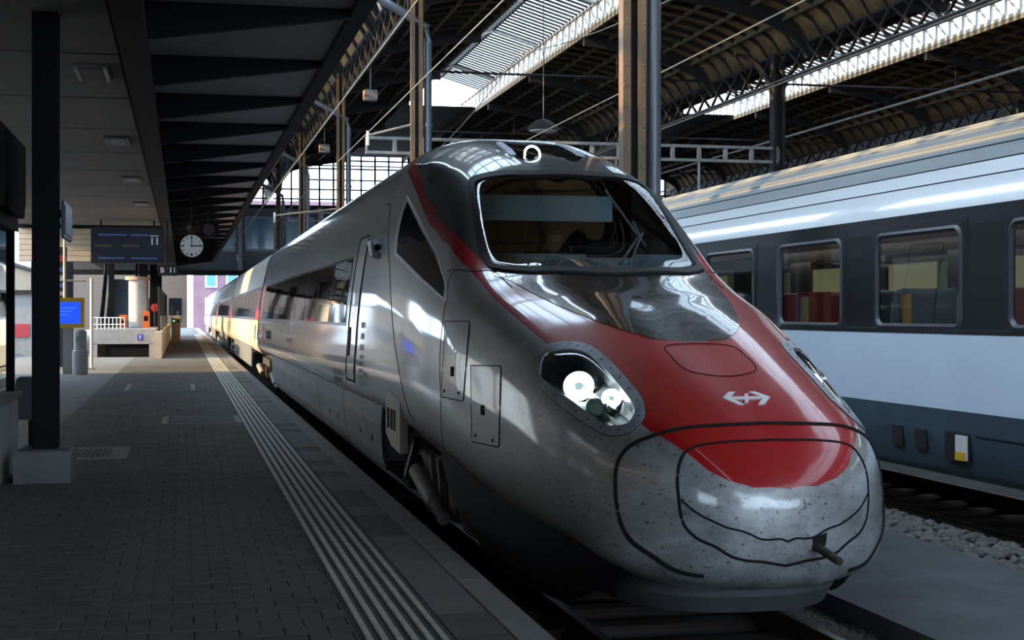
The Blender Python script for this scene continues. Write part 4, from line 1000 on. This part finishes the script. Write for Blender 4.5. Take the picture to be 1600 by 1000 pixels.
for x in (-.8,.8): MB().tube([(x,0,.56),(x,0,.78)], .03, 8).build('hanger', 'beam_steel', bd)
sg = thing('track_sign', 'small dark hanging sign reading B 11', 'sign', (-.44,45.5,2.90))
MB().box(-.02-.26,-.02,-.05,.05,-.16,.16).build('sign_panel', 'board_frame', sg); MB().box(.0,.30,-.05,.05,-.16,.16).build('sign_panel', 'board_frame', sg)
text('letter', 'B', .22, (-.15,-.056,0), FRONT, 'sign_white', sg, bold=.004); text('number', '11', .22, (.15,-.056,0), FRONT, 'sign_white', sg, bold=.004); MB().tube([(0,0,.16),(0,0,1.5)],.02,6).build('hanger','beam_steel',sg)
# bulkhead of beige boards, end of the low ceiling
bk = struct('wall_back', MB().box(-5.2,-.66,50.3,50.5,3.30,4.7), 'beige_dark')
for k in range(7):
    z = 3.32+.18*k; MB().box(-5.2,-.68,50.24,50.31,z,z+.165).build('board', 'beige', bk)
MB().box(-2.68,-2.62,50.18,50.24,3.72,4.05).build('vent_slot', 'clock_black', bk)
struct('trim_1', MB().box(-5.2,-.6,50.05,50.35,4.40,4.62), 'black_steel')
# glass shelter on the left
sh_ = thing('glass_shelter', 'glazed waiting shelter with dark roof at the left edge', 'shelter', (-1.65,10,0))
def sp(nm, mb, m): o = mb.build(nm, m, sh_); o.location = (1.65,-10,0); return o
sp('low_wall', MB().box(-1.80,-1.66,-4,16.0,0,.74), 'wall_grey'); sp('sill', MB().box(-1.84,-1.62,-4,16.02,.74,.80), 'concrete')
sp('low_wall', MB().box(-5.6,-1.80,15.86,16.0,0,.74), 'wall_grey'); sp('back_wall', MB().box(-5.7,-5.56,-4,16,0,2.5), 'beige')
sp('roof', MB().box(-5.8,-1.60,-4,16.06,2.60,3.3), 'black_steel'); sp('lintel', MB().box(-1.82,-1.66,-4,16.0,2.45,2.62), 'hall_steel')
for k in range(6): 
    v = 15.6-1.75*k; sp('fascia_panel', MB().prism([(v-1.62,2.72),(v-1.45,2.55),(v-.15,2.55),(v,2.72),(v,3.28),(v-1.62,3.28)], -1.60, -1.545, 'x'), 'clock_black')
for v in [16.0-.06-1.28*k for k in range(15)]: sp('mullion', MB().box(-1.77,-1.69,v-.035,v+.035,.8,2.46), 'black_steel')
for k in range(14):
    v = 16.0-.06-1.28*k; g = MB().add([(-1.73,v-1.24,.8),(-1.73,v-.04,.8),(-1.73,v-.04,2.45),(-1.73,v-1.24,2.45)], [(0,3,2,1)]); g.keep = 1; sp('window_pane', g, 'clear')
g = MB().add([(-5.5,15.93,.8),(-1.75,15.93,.8),(-1.75,15.93,2.45),(-5.5,15.93,2.45)], [(0,1,2,3)]); g.keep = 1; sp('window_pane', g, 'clear')
for k in range(4): sp('mullion', MB().box(-5.5+1.2*k-.03,-5.5+1.2*k+.03,15.9,15.96,.8,2.46), 'black_steel')
mat('shelter_lamp', (1,1,1), .5, emit=(1,.72,.3), es=3.0)
sp('lamp', MB().box(-4.6,-4.4,6,15,2.52,2.58), 'shelter_lamp')
sp('bench', MB().box(-4.9,-4.4,11,15.5,.42,.48), 'wall_grey'); sp('bench_leg', MB().box(-4.75,-4.55,11.3,11.4,0,.42), 'black_steel'); sp('bench_leg', MB().box(-4.75,-4.55,15,15.1,0,.42), 'black_steel')
t = thing('litter_bin', 'small grey box bin behind the black column base', 'bin', (-1.75,18.3,0)); MB().cham(-.16,.10,-.14,.14,.35,.85,.03).build('bin_body','cover_dark',t); MB().box(-.03,.03,-.03,.03,0,.36).build('post','black_steel',t)
# blue screen in a yellow housing
ts_ = thing('ticket_machine', 'yellow-framed blue screen on a grey post', 'screen', (-2.98,40.8,0))
MB().cham(-.43,.43,-.12,.12,1.22,2.02,.02).build('housing', 'yellow', ts_); MB().box(-.34,.34,-.135,-.12,1.33,1.91).build('screen', 'screen_blue', ts_)
for k in range(3): MB().box(-.22,.22-.1*k,-.139,-.134,1.74-.09*k,1.76-.09*k).build('screen_line', 'screen_line', ts_)
MB().box(-.12,.12,-.06,.06,0,1.22).build('post', 'lamp_grey', ts_)
t = thing('pillar_bin', 'grey round waste bin in front of the yellow screen', 'bin', (-2.62,40.2,0)); MB().lathe([(.19,0),(.20,.05),(.20,.62),(.17,.65),(.17,1.12),(.10,1.18)],n=24).build('bin_body','lamp_grey',t,smooth=40); MB().box(-.08,.12,-.22,-.16,.85,1.02).build('notice','cover_pale',t)
t = thing('white_post', 'thin white post right of the yellow screen', 'post', (-2.55,44,0)); MB().tube([(0,0,0),(0,0,2.62)],.045,10).build('shaft','white_paint',t); MB().box(-.1,.1,-.1,.1,0,.03).build('foot','cover_pale',t)
t = thing('white_post', 'thin white post rising behind the yellow screen', 'post', (-3.3,44,0)); MB().tube([(0,0,0),(0,0,4.0)],.035,10).build('shaft','white_paint',t); MB().box(-.1,.1,-.1,.1,0,.03).build('foot','cover_pale',t)
MB().tube([(-.75,0,2.55),(.60,0,2.55)],.03,8).build('cross_bar','grey_steel',t)
# signs by the black column
t = thing('info_sign', 'dark information sign fixed to the right of the black column', 'sign', (-1.02,15.5,2.52)); MB().box(-.13,-.10,-.6,.4,-.18,.18).build('panel','navy_sign',t); MB().box(-.10,-.09,-.55,.35,-.14,.14).build('face','board',t); MB().box(-.3,-.12,-.06,.06,.05,.12).build('arm','black_steel',t)
t = thing('info_pillar', 'tall dark poster pillar right of the black column', 'sign', (-3.55,46,0)); MB().box(-.17,.17,-.1,.1,0,3.6).build('panel','board_frame',t); MB().box(-.16,.16,-.115,-.1,3.15,3.35).build('red_header','poster_red',t)
for k in range(5): MB().box(-.12,.1,-.115,-.1,1.9+.24*k,2.02+.24*k).build('poster_line','cover_pale' if k%2 else 'board_line',t)
t = thing('wall_screen', 'small blue departure screen left of the black column', 'sign', (-3.72,30,2.95)); MB().box(-.26,.26,-.08,.08,-.36,.36).build('panel','board',t)
for k in range(6): MB().box(-.22,.20-.05*(k%3),-.09,-.08,.26-.11*k,.30-.11*k).build('display_line','yellow' if k == 0 else 'board_line',t)
for x in (-.2,.2): MB().tube([(x,0,.36),(x,0,1.6)],.02,6).build('hanger','beam_steel',t)
t = thing('kiosk', 'grey kiosk with a red poster left behind the black column', 'kiosk', (-6.8,59,0)); MB().box(-1.3,1.3,0,3,0,2.35).build('body','wall_grey',t); MB().box(-1.4,1.4,-.15,3.1,2.35,2.5).build('roof','hall_steel',t)
MB().box(.2,1.1,-.04,0,.7,1.2).build('poster','poster_red',t); MB().box(-1.1,0,-.04,0,.9,1.9).build('shutter','cover_dark',t)
# stair head with pictogram, railing, escalator
st_ = struct('stairwell', MB().box(-3.25,-.98,56.0,56.25,.48,1.02).box(-3.25,-3.05,56,56.25,0,.5).box(-1.2,-.98,56,56.25,0,.5).box(-3.25,-.98,56.25,66,.9,1.02), 'wall_grey')
MB().box(-3.05,-1.2,56.3,56.4,0,.5).build('dark_opening','gap',st_); MB().box(-2.6,-1.2,56.05,56.3,0,.34).build('gate','clock_black',st_)
MB().box(-1.62,-1.42,55.97,56.0,.62,.84).build('pictogram','picto_blue',st_); MB().box(-1.53,-1.51,55.955,55.97,.65,.78).box(-1.555,-1.485,55.955,55.97,.76,.785).build('pictogram_figure','sign_white',st_)
for k in range(9): MB().tube([(-3.2+.14*k,56.1,1.02),(-3.2+.14*k,56.1,1.45)],.018,6).build('railing_post','white_paint',st_)
for z in (1.2,1.45): MB().tube([(-3.2,56.1,z),(-2.08,56.1,z)],.02,6).build('handrail','white_paint',st_)
struct('wall_low', MB().box(-.98,-.72,54,95,0,.95), 'beige')
for k, v in enumerate((56,64,72,80)): MB().box(-.90,-.80,v,v+.1,.95,2.6).build('fence_post', 'hall_steel', kind='structure')
for k in range(4): MB().box(-.87,-.83,56.1+8*k,63.9+8*k,1.0,1.5).build('glass_panel','lamp_grey',kind='structure')
es_ = thing('escalator', 'grey escalator climbing behind the blue departure board', 'escalator', (-3.1,74,0))
for k in range(20): MB().cham(-.62,.62,.30*k,.30*k+.32,.17*k-.25,.17*k+.17,.01).build('step','win_blue2',es_)
for s_ in (-1,1): MB().prism([(0,.2),(6,3.6),(6,4.6),(0,1.2)], s_*.78-.06, s_*.78+.06, 'x').build('balustrade','hall_steel',es_); MB().tube([(s_*.78,-.2,1.22),(s_*.78,6.1,4.68)],.06,8).build('handrail','rubber',es_)
t = thing('round_pillar', 'round white pillar beside the escalator, lit warm on one side', 'column', (-1.95,68,0)); MB().lathe([(.40,0),(.40,3.1)],n=32).build('shaft','white_paint',t,smooth=40); MB().lathe([(.55,3.1),(.55,3.25)],n=32).build('capital','beige',t)
t = thing('litter_bin', 'orange bin standing left of the round white pillar', 'bin', (-2.5,66,0)); MB().cham(-.18,.18,-.15,.15,0,1.55,.05).build('bin_body','orange',t); MB().box(-.1,.1,-.16,-.15,1.2,1.3).build('slot','clock_black',t)
t = thing('ticket_validator', 'orange validator post by the platform wall', 'post', (-1.45,62,0)); MB().cham(-.14,.14,-.12,.12,0,1.7,.04).build('body','orange',t); MB().box(-.08,.08,-.13,-.12,1.3,1.5).build('slot','clock_black',t)
t = thing('round_sign', 'small red round sign on a pole along the platform', 'sign', (-1.12,63,0)); MB().tube([(0,0,0),(0,0,2.0)],.03,8).build('pole','hall_steel',t); MB().lathe([(.17,-.02),(.17,.02)],(0,0,1.85),20,'y').build('disc','signal_red',t)
for k, (u, v, lb) in enumerate(((-.45,82,'pale box cabinet with a green light on the far platform'),(-.25,85,'pale box cabinet nearest the far platform edge'))):
    t = thing('cabinet', lb, 'cabinet', (u,v,0)); MB().cham(-.14,.14,-.15,.15,0,1.45,.03).build('body','beige',t); MB().box(-.1,.1,-.16,-.15,1.1,1.3).build('face','cover_dark',t)
    if k == 0: MB().lathe([(.05,-.17),(.05,-.16)],(0,0,1.2),10,'y').build('indicator','green_lamp',t)
# far person on the platform
pp = thing('person', 'distant person in dark clothing walking on the far platform', 'person', (-.35,118,0))
skin_body('body', [(0,0,.95,.14,.11),(0,0,1.2,.15,.11),(0,0,1.42,.17,.11),(0,0,1.52,.06),(-.09,-.05,.5,.075),(-.1,.1,.08,.05),(.09,.1,.5,.075),(.1,-.1,.08,.05),(-.22,0,1.38,.055),(-.27,.05,1.1,.045),(-.25,-.05,.85,.035),(.22,0,1.38,.055),(.27,-.05,1.1,.045),(.25,.05,.85,.035),(-.1,-.02,.06,.05),(.1,-.22,.05,.045)],
          [(0,1),(1,2),(2,3),(0,4),(4,5),(0,6),(6,7),(2,8),(8,9),(9,10),(2,11),(11,12),(12,13),(5,14),(7,15)], 'coat_dark', pp, 0, 1)
hm, R_ = head_mesh((0,0,1.66)); hm.build('head','hair',pp,smooth=True)
# ------------------------------------------------------------------ train hall: columns, vaults, lanterns
ZS, ZL, ZE, ZR_ = 1.6+9.4, 1.6+11.3, 1.6+12.1, 1.6+12.75     # springing, lantern foot, lantern eaves, lantern ridge
NW = 7.5                                                       # half width of a nave
ROW = [19.2+18.9*k for k in range(-1,5)]
V0, V1, VL1 = -40, 106, 79
def arch(x): return ZS+(ZL-ZS)/math.sqrt(1-(2.1/NW)**2)*math.sqrt(max(0,1-(x/NW)**2))
xs_ = [NW-.001+(2.1-NW)*q/14 for q in range(15)]
naves = [6.1-NW, 6.1+NW, 6.1+3*NW]
def half(nm_unused, off, dep, wd, s_):                          # curved strip following half of the arch
    mb = MB(); vs = []
    for x in xs_: z = arch(x)-off; vs += [(s_*x,-wd/2,z),(s_*x,wd/2,z),(s_*x,wd/2,z-dep),(s_*x,-wd/2,z-dep)]
    n = len(xs_); f = [(4*q+a,4*q+(a+1)%4,4*q+4+(a+1)%4,4*q+4+a) for q in range(n-1) for a in range(4)]+[(0,1,2,3),(4*n-4,4*n-3,4*n-2,4*n-1)]
    return mb.add(vs, f)
ribm = {s_: half('', .02, .20, .11, s_).mesh('rafter', 'vault_rib') for s_ in (-1,1)}
archm = {s_: half('', .02, .55, .24, s_).mesh('arch_rib', 'hall_steel') for s_ in (-1,1)}
slatm = {s_: MB().bar((s_*2.15,0,ZE),(s_*.02,0,ZR_),.30,.03).mesh('louvre_slat', 'slat') for s_ in (-1,1)}
def lattice(v0, v1, z0, z1, u, n, t=.06, chord=.10, cross=True):
    mb = MB().bar((u,v0,z0),(u,v1,z0),chord).bar((u,v0,z1),(u,v1,z1),chord); d = (v1-v0)/n
    for k in range(n):
        a = v0+d*k; mb.bar((u,a,z0),(u,a+d,z1),t,t)
        if cross: mb.bar((u,a,z1),(u,a+d,z0),t,t)
        else: mb.bar((u,a+d,z1),(u,a+d,z0),t,t)
    return mb
def lattice_m(z0, z1, n, L, m, **kw): return lattice(0, L, z0, z1, 0, n, **kw).mesh('lattice_bay', m)
lat_row = lattice_m(ZS-1.05, ZS, 12, 18.9, 'hall_steel', t=.09, chord=.13); lat_lan = lattice_m(ZL, ZE, 9, 9.45, 'grey_steel', t=.09, chord=.14, cross=False)
nm = ('left', 'middle', 'right')
for q, uc in enumerate(naves):
    roof = struct('ceiling', MB().box(uc-.05,uc+.05,V0,VL1,ZR_-.05,ZR_+.05), 'hall_steel'); roof['label'] = ('barrel vault over the platform track','barrel vault with glazed lantern over the coach','far right barrel vault with glazed lantern')[q]
    for s_ in (-1,1):
        vs = []
        for v in (V0,V1): vs += [(uc+s_*x,v,arch(x)) for x in xs_]
        n = len(xs_)
        if q == 0:                                             # glazed bays above the platform track; left one added to admit more sky
            vs = []; bays = (V0,24.,47.,V1) if s_ == 1 else (V0,0.,62.,V1)
            for v in bays: vs += [(uc+s_*x,v,arch(x)) for x in xs_]
            MB().add(vs[n:3*n], [(k,k+1,n+k+1,n+k) for k in range(n-1)]).build('skylight_glazing', 'sky_pane', roof, smooth=True)
            MB().add(vs, [(o_+k,o_+k+1,o_+n+k+1,o_+n+k) for o_ in (0,2*n) for k in range(n-1)]).build('vault_boarding', 'vault_wood', roof, smooth=True)
        else: MB().add(vs, [(k,k+1,n+k+1,n+k) for k in range(n-1)]).build('vault_boarding', 'vault_wood', roof, smooth=True).modifiers.new('t','SOLIDIFY').thickness = .06
        for k in range(int((V1-V0)/1.18)): 
            v = V0+1.18*k
            if q == 0 and k%2: continue
            link('rafter', ribm[s_], roof, (uc,v,0))
        for v in [r+9.45*e for r in ROW for e in (0,1)]: link('arch_rib', archm[s_], roof, (uc,v,0))
        for x in (6.6,5.4,4.2,3.1): MB().bar((uc+s_*x,V0,arch(x)-.20),(uc+s_*x,V1,arch(x)-.20),.10,.14).build('purlin','purlin',roof)
        for k in range(13): link('lattice_bay', lat_lan, roof, (uc+s_*2.1,V0+9.5*k,0))
        MB().box(uc+s_*2.1-.06,uc+s_*2.1+.06,V0,V1,ZL-.25,ZL).build('lantern_kerb','purlin',roof)
        for k in range(13): MB().bar((uc+s_*2.15,V0+9.5*k,ZE-.05),(uc,V0+9.5*k,ZR_-.05),.12,.2).build('lantern_rafter','grey_steel',roof)
        for k in range(int((VL1-V0)/.52) if q else 0): link('louvre_slat', slatm[s_], roof, (uc,V0+.52*k,0))
        MB().add([(uc+s_*2.1,VL1,ZL),(uc,VL1,ZL),(uc,V1,ZL),(uc+s_*2.1,V1,ZL)],[(0,1,2,3)]).build('lantern_end','hall_steel',roof)
    for r in ROW:
        MB().tube([(uc-NW,r,ZS+.1),(uc+NW,r,ZS+.1)], .05, 6).build('tie_rod','hall_steel',roof)
        for x in (-3.5,3.5): MB().tube([(uc+x,r,ZS+.1),(uc+x,r,arch(x)-.3)], .02, 6).build('tie_hanger','hall_steel',roof)
# rows of columns
HC = {}
for k, v in enumerate(ROW[1:]):
    t = HC[v] = thing('hall_column', ('tall rust-brown column with dark pipe behind the train nose','rust-brown column with pipe rising left of the cab roof','rust-brown column with pipe, third from the camera','rust-brown column with pipe, fourth from the camera','thin farthest rust-brown column beside the train roof')[k], 'column', (5.96,v,-.52), 'hall columns between the tracks')
    H = ZS+.52
    for s_ in (-1,1):
        MB().box(s_*.105-.025,s_*.105+.025,-.15,.15,0,H).build('flange','rust_steel',t); MB().box(s_*.105-.055,s_*.105+.055,-.16,-.13,0,H).build('angle_strip','rust_steel',t)
        for z in range(0,40): 
            if v < 60: MB().lathe([(.016,0),(.012,-.014),(.004,-.018)],(s_*.14,-.16,1+.28*z),6,'y').build('rivet','rust_steel',t)
    MB().box(-.10,.10,-.03,.03,0,H).build('web','hall_steel',t); MB().cham(-.35,.45,-.35,.35,0,.3,.04).build('base','concrete',t)
    MB().tube([(.31,-.02,0),(.31,-.02,H-2.3),(.27,-.02,H-1.9),(-.25,-.02,H-1.6),(-1.3,-.02,H-1.05)], .105, 14).build('downpipe','pipe',t,smooth=40)
    for z in (3.6,7.0): MB().tube([(.31,-.02,z),(.31,-.02,z+.1)], .125, 14).build('pipe_collar','pipe',t)
    MB().box(-.35,.35,-.2,.2,H-.12,H+.02).build('capital','hall_steel',t)
    for s_ in (-1,1):
        pts = [(s_*(.15+1.7*(1-math.cos(a))), 0, H-1.6+1.9*math.sin(a)) for a in np.linspace(0,math.pi/2,9)]; MB().tube(pts, .07, 6).build('arched_bracket','hall_steel',t)
for r in (6.1-2*NW, 6.1, 6.1+2*NW, 6.1+4*NW):
    for k in range(6): MB(); link('row_girder', lat_row, None, (r, ROW[k], 0), kind='structure')
for v, u, wd, nm_, lb in ((50.1,6.1+2*NW,.34,0,'dark riveted hall column rising above the coach roof'),(58.5,6.1+4*NW,.34,1,'dark hall column at the right picture edge')):
        t = thing('steel_column', lb, 'column', (u,v,-.52), 'dark hall columns')
        MB().box(-wd/2,wd/2,-.04,.04,0,ZS+.5).build('web','hall_steel',t)
        for s_ in (-1,1): MB().box(s_*wd/2-.05,s_*wd/2+.05,-.2,.2,0,ZS+.5).build('flange','hall_steel',t)
        for s_ in (-1,1):
            pts = [(s_*(.15+1.5*(1-math.cos(a))), 0, ZS-1.3+1.8*math.sin(a)) for a in np.linspace(0,math.pi/2,9)]; MB().tube(pts, .09, 6).build('arched_bracket','hall_steel',t)
for v in ROW:                                                   # outer row beyond the platform roof
    struct('post', MB().box(6.1-2*NW-.17,6.1-2*NW+.17,v-.17,v+.17,-.5,ZS), 'hall_steel')
struct('blocker_left', MB().box(-9.6,-9.2,-45,40,-.5,1.0).box(-9.6,-9.2,-45,17,1.0,5.2).box(-9.6,-9.2,17,40,4.5,5.2), 'wall_grey')  # unseen wall added to cut daylight from the left
wl = struct('light_pane_frame', MB().box(-9.45,-9.3,17,40,1.0,1.1), 'black_steel')  # unseen panes added to catch the sun and brighten the platform
for k in range(8): MB().box(-9.42,-9.40,17.05+2.9*k,19.85+2.9*k,1.1,4.5).build('light_pane','frosted',wl); MB().box(-9.47,-9.33,16.95+2.9*k,17.05+2.9*k,1.1,4.5).build('mullion','black_steel',wl)
struct('roof_far', MB().box(-5.2,-.66,58,106,4.6,5.0), 'hall_steel')  # far canopy roof, width shaped to keep sun off the upper train
struct('blocker_upper', MB().box(-9.5,-9.2,-45,2,5.2,11.2), 'wall_grey')  # unseen upper wall added to shut out sky light
struct('blocker_upper_far', MB().box(-9.5,-9.2,62,106,6.4,11.2), 'wall_grey')  # added upper wall against sky light, raised so low sun passes beneath
struct('wall_right', MB().box(37,37.4,V0,V1+4,-.8,ZS+2), 'wall_dark')
# hanging lamps
for k in range(2):
    v = ROW[3+k]-.2; t = thing('hanging_lamp', ('square grey lamp hanging on a long rod, nearer one','square grey lamp hanging on a long rod, farther one')[k], 'lamp', (7.1,v,10.05), 'hanging hall lamps')
    MB().cham(-.25,.25,-.25,.25,-.2,.2,.03).build('lamp_box','lamp_grey',t); MB().box(-.27,-.25,-.2,.2,-.17,.17).build('side_panel','lamp_copper',t)
    MB().tube([(0,0,.2),(0,0,2.3)],.03,6).build('rod','grey_steel',t); MB().box(-.2,.2,-.1,.1,2.25,2.35).build('mount','grey_steel',t)
t = thing('hanging_lamp', 'dome lamp hanging above the train roof', 'lamp', (10.5,42.6,7.05)); MB().lathe([(.5,0),(.42,.15),(.2,.3),(.08,.34)],n=24).build('shade','hall_steel',t,smooth=40); MB().lathe([(.42,-.02),(.42,0)],n=24).build('diffuser','clock_face',t); MB().tube([(0,0,.3),(0,0,5.65)],.015,6).build('rod','wire',t)
# portal beams over the tracks
for k, v in enumerate((50.1, 87.9)):
    t = thing('portal_beam', ('catenary portal beam with openings behind the nearer columns','catenary portal beam far down the hall')[k], 'beam', (6.1,v,1.6+5.5))
    MB().box(0,15,-.1,.1,.45,.55).build('top_chord','grey_steel',t); MB().box(0,15,-.1,.1,-.05,.05).build('bottom_chord','grey_steel',t)
    for q in range(16): MB().box(q-.06 if q else 0,q+.06,-.08,.08,.05,.45).build('post','grey_steel',t)
    for x in (2.6,8.9,12): MB().tube([(x,0,-.05),(x,0,-1.5)],.05,8).build('hanger','grey_steel',t)
# overhead wires
def wire(nm, u, h, lab, sag=0, r=.014, m='wire_pale', v0=-10, v1=150, u1=None):
    t = thing('overhead_wire', lab, 'wire', (0,0,0), 'overhead wires'); pts = []
    for k in range(81):
        v = v0+(v1-v0)*k/80; f = ((v-ROW[0])/37.8)%1; uu = u if u1 is None else u+(u1-u)*k/80
        pts.append((uu,v,1.6+h-sag*4*f*(1-f)))
    MB().tube(pts, r, 5).build('wire', m, t)
wire('c', UC, 4.75, 'contact wire straight above the silver train'); wire('m', UC, 6.6, 'sagging carrier wire above the silver train', .9)
wire('c', 5.3, 5.3, 'feeder wire running beside the hall columns', r=.016)
wire('c', CU, 4.5, 'contact wire straight above the white coach'); wire('m', CU, 6.9, 'sagging carrier wire above the white coach', 1.3)
wire('c', 16.5, 6.5, 'contact wire over the track beyond the coach', r=.02); wire('m', 19.0, 7.6, 'higher wire near the middle column row', r=.03, m='wire'); wire('c', 24, 7.2, 'wire under the far right vault', r=.05, m='grey_steel')
for q, h0, u1, h1 in ((3,4.05,3.45,3.75),(5,4.0,3.4,3.6),(2,4.93,4.7,4.62)):
    t = HC[ROW[q]]; dz = 1.6+.52; o = MB().tube([(-.12,0,dz+h0),(u1-5.96,0,dz+h1)],.035,8).build('registration_arm','wire_pale',t); MB().tube([(u1-5.96,0,dz+h1+.12),(u1-5.96,0,dz+h1-.25)],.04,8).build('clamp','white_paint',o)
for k, (v0, v1, lb) in enumerate(((62,91,'long low brown block added on the left to screen the sky'),(99,170,'low brown block added far left to screen the sky'))):  # added blocks keeping low sky out of the train side's reflections
    t = thing('building', lb, 'building', (-16,v0,0)); MB().box(-8,0,0,v1-v0,-.8,6.2).build('wall','sky_screen',t); MB().box(-8.3,.3,-.3,v1-v0+.3,6.2,6.5).build('roof','hall_steel',t)
    for c in range(int((v1-v0)/4)):
        o = MB().box(0,.06,1+4*c,3.4+4*c,1.0,3.2).build('window','facade_frame',t); MB().box(.05,.09,1.15+4*c,3.25+4*c,1.15,3.05).build('pane','dark_glass',o)
struct('wall_yard', MB().box(-9.5,-9.2,40,75,-.5,1.3), 'wall_grey')
t = thing('building', 'dark brown building added at the platform end to block bright sky', 'building', (-40,195,0)); MB().box(25,40.6,0,10,-.8,12).build('wall','brown_far',t)  # added backdrop that darkens what the train side reflects
for c in range(4): MB().box(30.8+2.5*c,32.4+2.5*c,-.1,0,1.4,3.6).build('window','dark_glass',t)
struct('blocker_rear', MB().box(-9.2,1.6,-12.3,-12,-.5,5.2), 'wall_grey')  # unseen wall added to keep light off the near platform
# footbridge at the end of the hall and glazed gable
fb = struct('footbridge', MB().box(-8,37,106.2,112,1.6+2.85,1.6+7.6), 'facade')
for k, u in enumerate((2.6,5.4,8.2,11,13.8,16.6)):
    o = MB().box(u-1.1,u+1.1,106.05,106.2,1.6+4.4,1.6+6.9).build('window', 'facade_frame', fb); MB().box(u-.95,u+.95,106.0,106.08,1.6+4.6,1.6+6.75).build('pane','win_blue',o)
for u in (4.0,6.8,9.6): MB().box(u-.15,u+.15,105.7,106.2,0,1.6+7.6).build('post','facade_frame',fb)
MB().box(-8,37,105.6,106.2,1.6+2.7,1.6+3.05).build('fascia','hall_steel',fb)
for q, uc in enumerate(naves):
    gb = struct('gable', MB().box(uc-NW,uc+NW,106,106.3,1.6+7.5,1.6+7.75), 'hall_steel')
    for k in range(15): x = -7+k; MB().box(uc+x-.06,uc+x+.06,106,106.2,1.6+7.6,max(arch(x),1.6+8)).build('mullion','hall_steel',gb)
    for z in (8.2,8.9,9.6,10.4,11): MB().box(uc-NW+.2 if z < 9.6 else uc-5,uc+NW-.2 if z < 9.6 else uc+5,106,106.2,1.6+z-.05,1.6+z+.05).build('transom','hall_steel',gb)
# buildings beyond the bridge
bl = thing('building', 'pinkish brick building beyond the footbridge', 'building', (6,190,0)); MB().box(-4.6,14,0,12,-.8,16).build('wall','brick_far',bl)
for r in range(4):
    for c in range(5): o = MB().box(-3.2+2.6*c,-1.7+2.6*c,-.15,0,1.5+3.4*r,3.6+3.4*r).build('window','far_white',bl); MB().box(-3.0+2.6*c,-1.9+2.6*c,-.2,-.1,1.7+3.4*r,3.4+3.4*r).build('pane','win_blue',o)
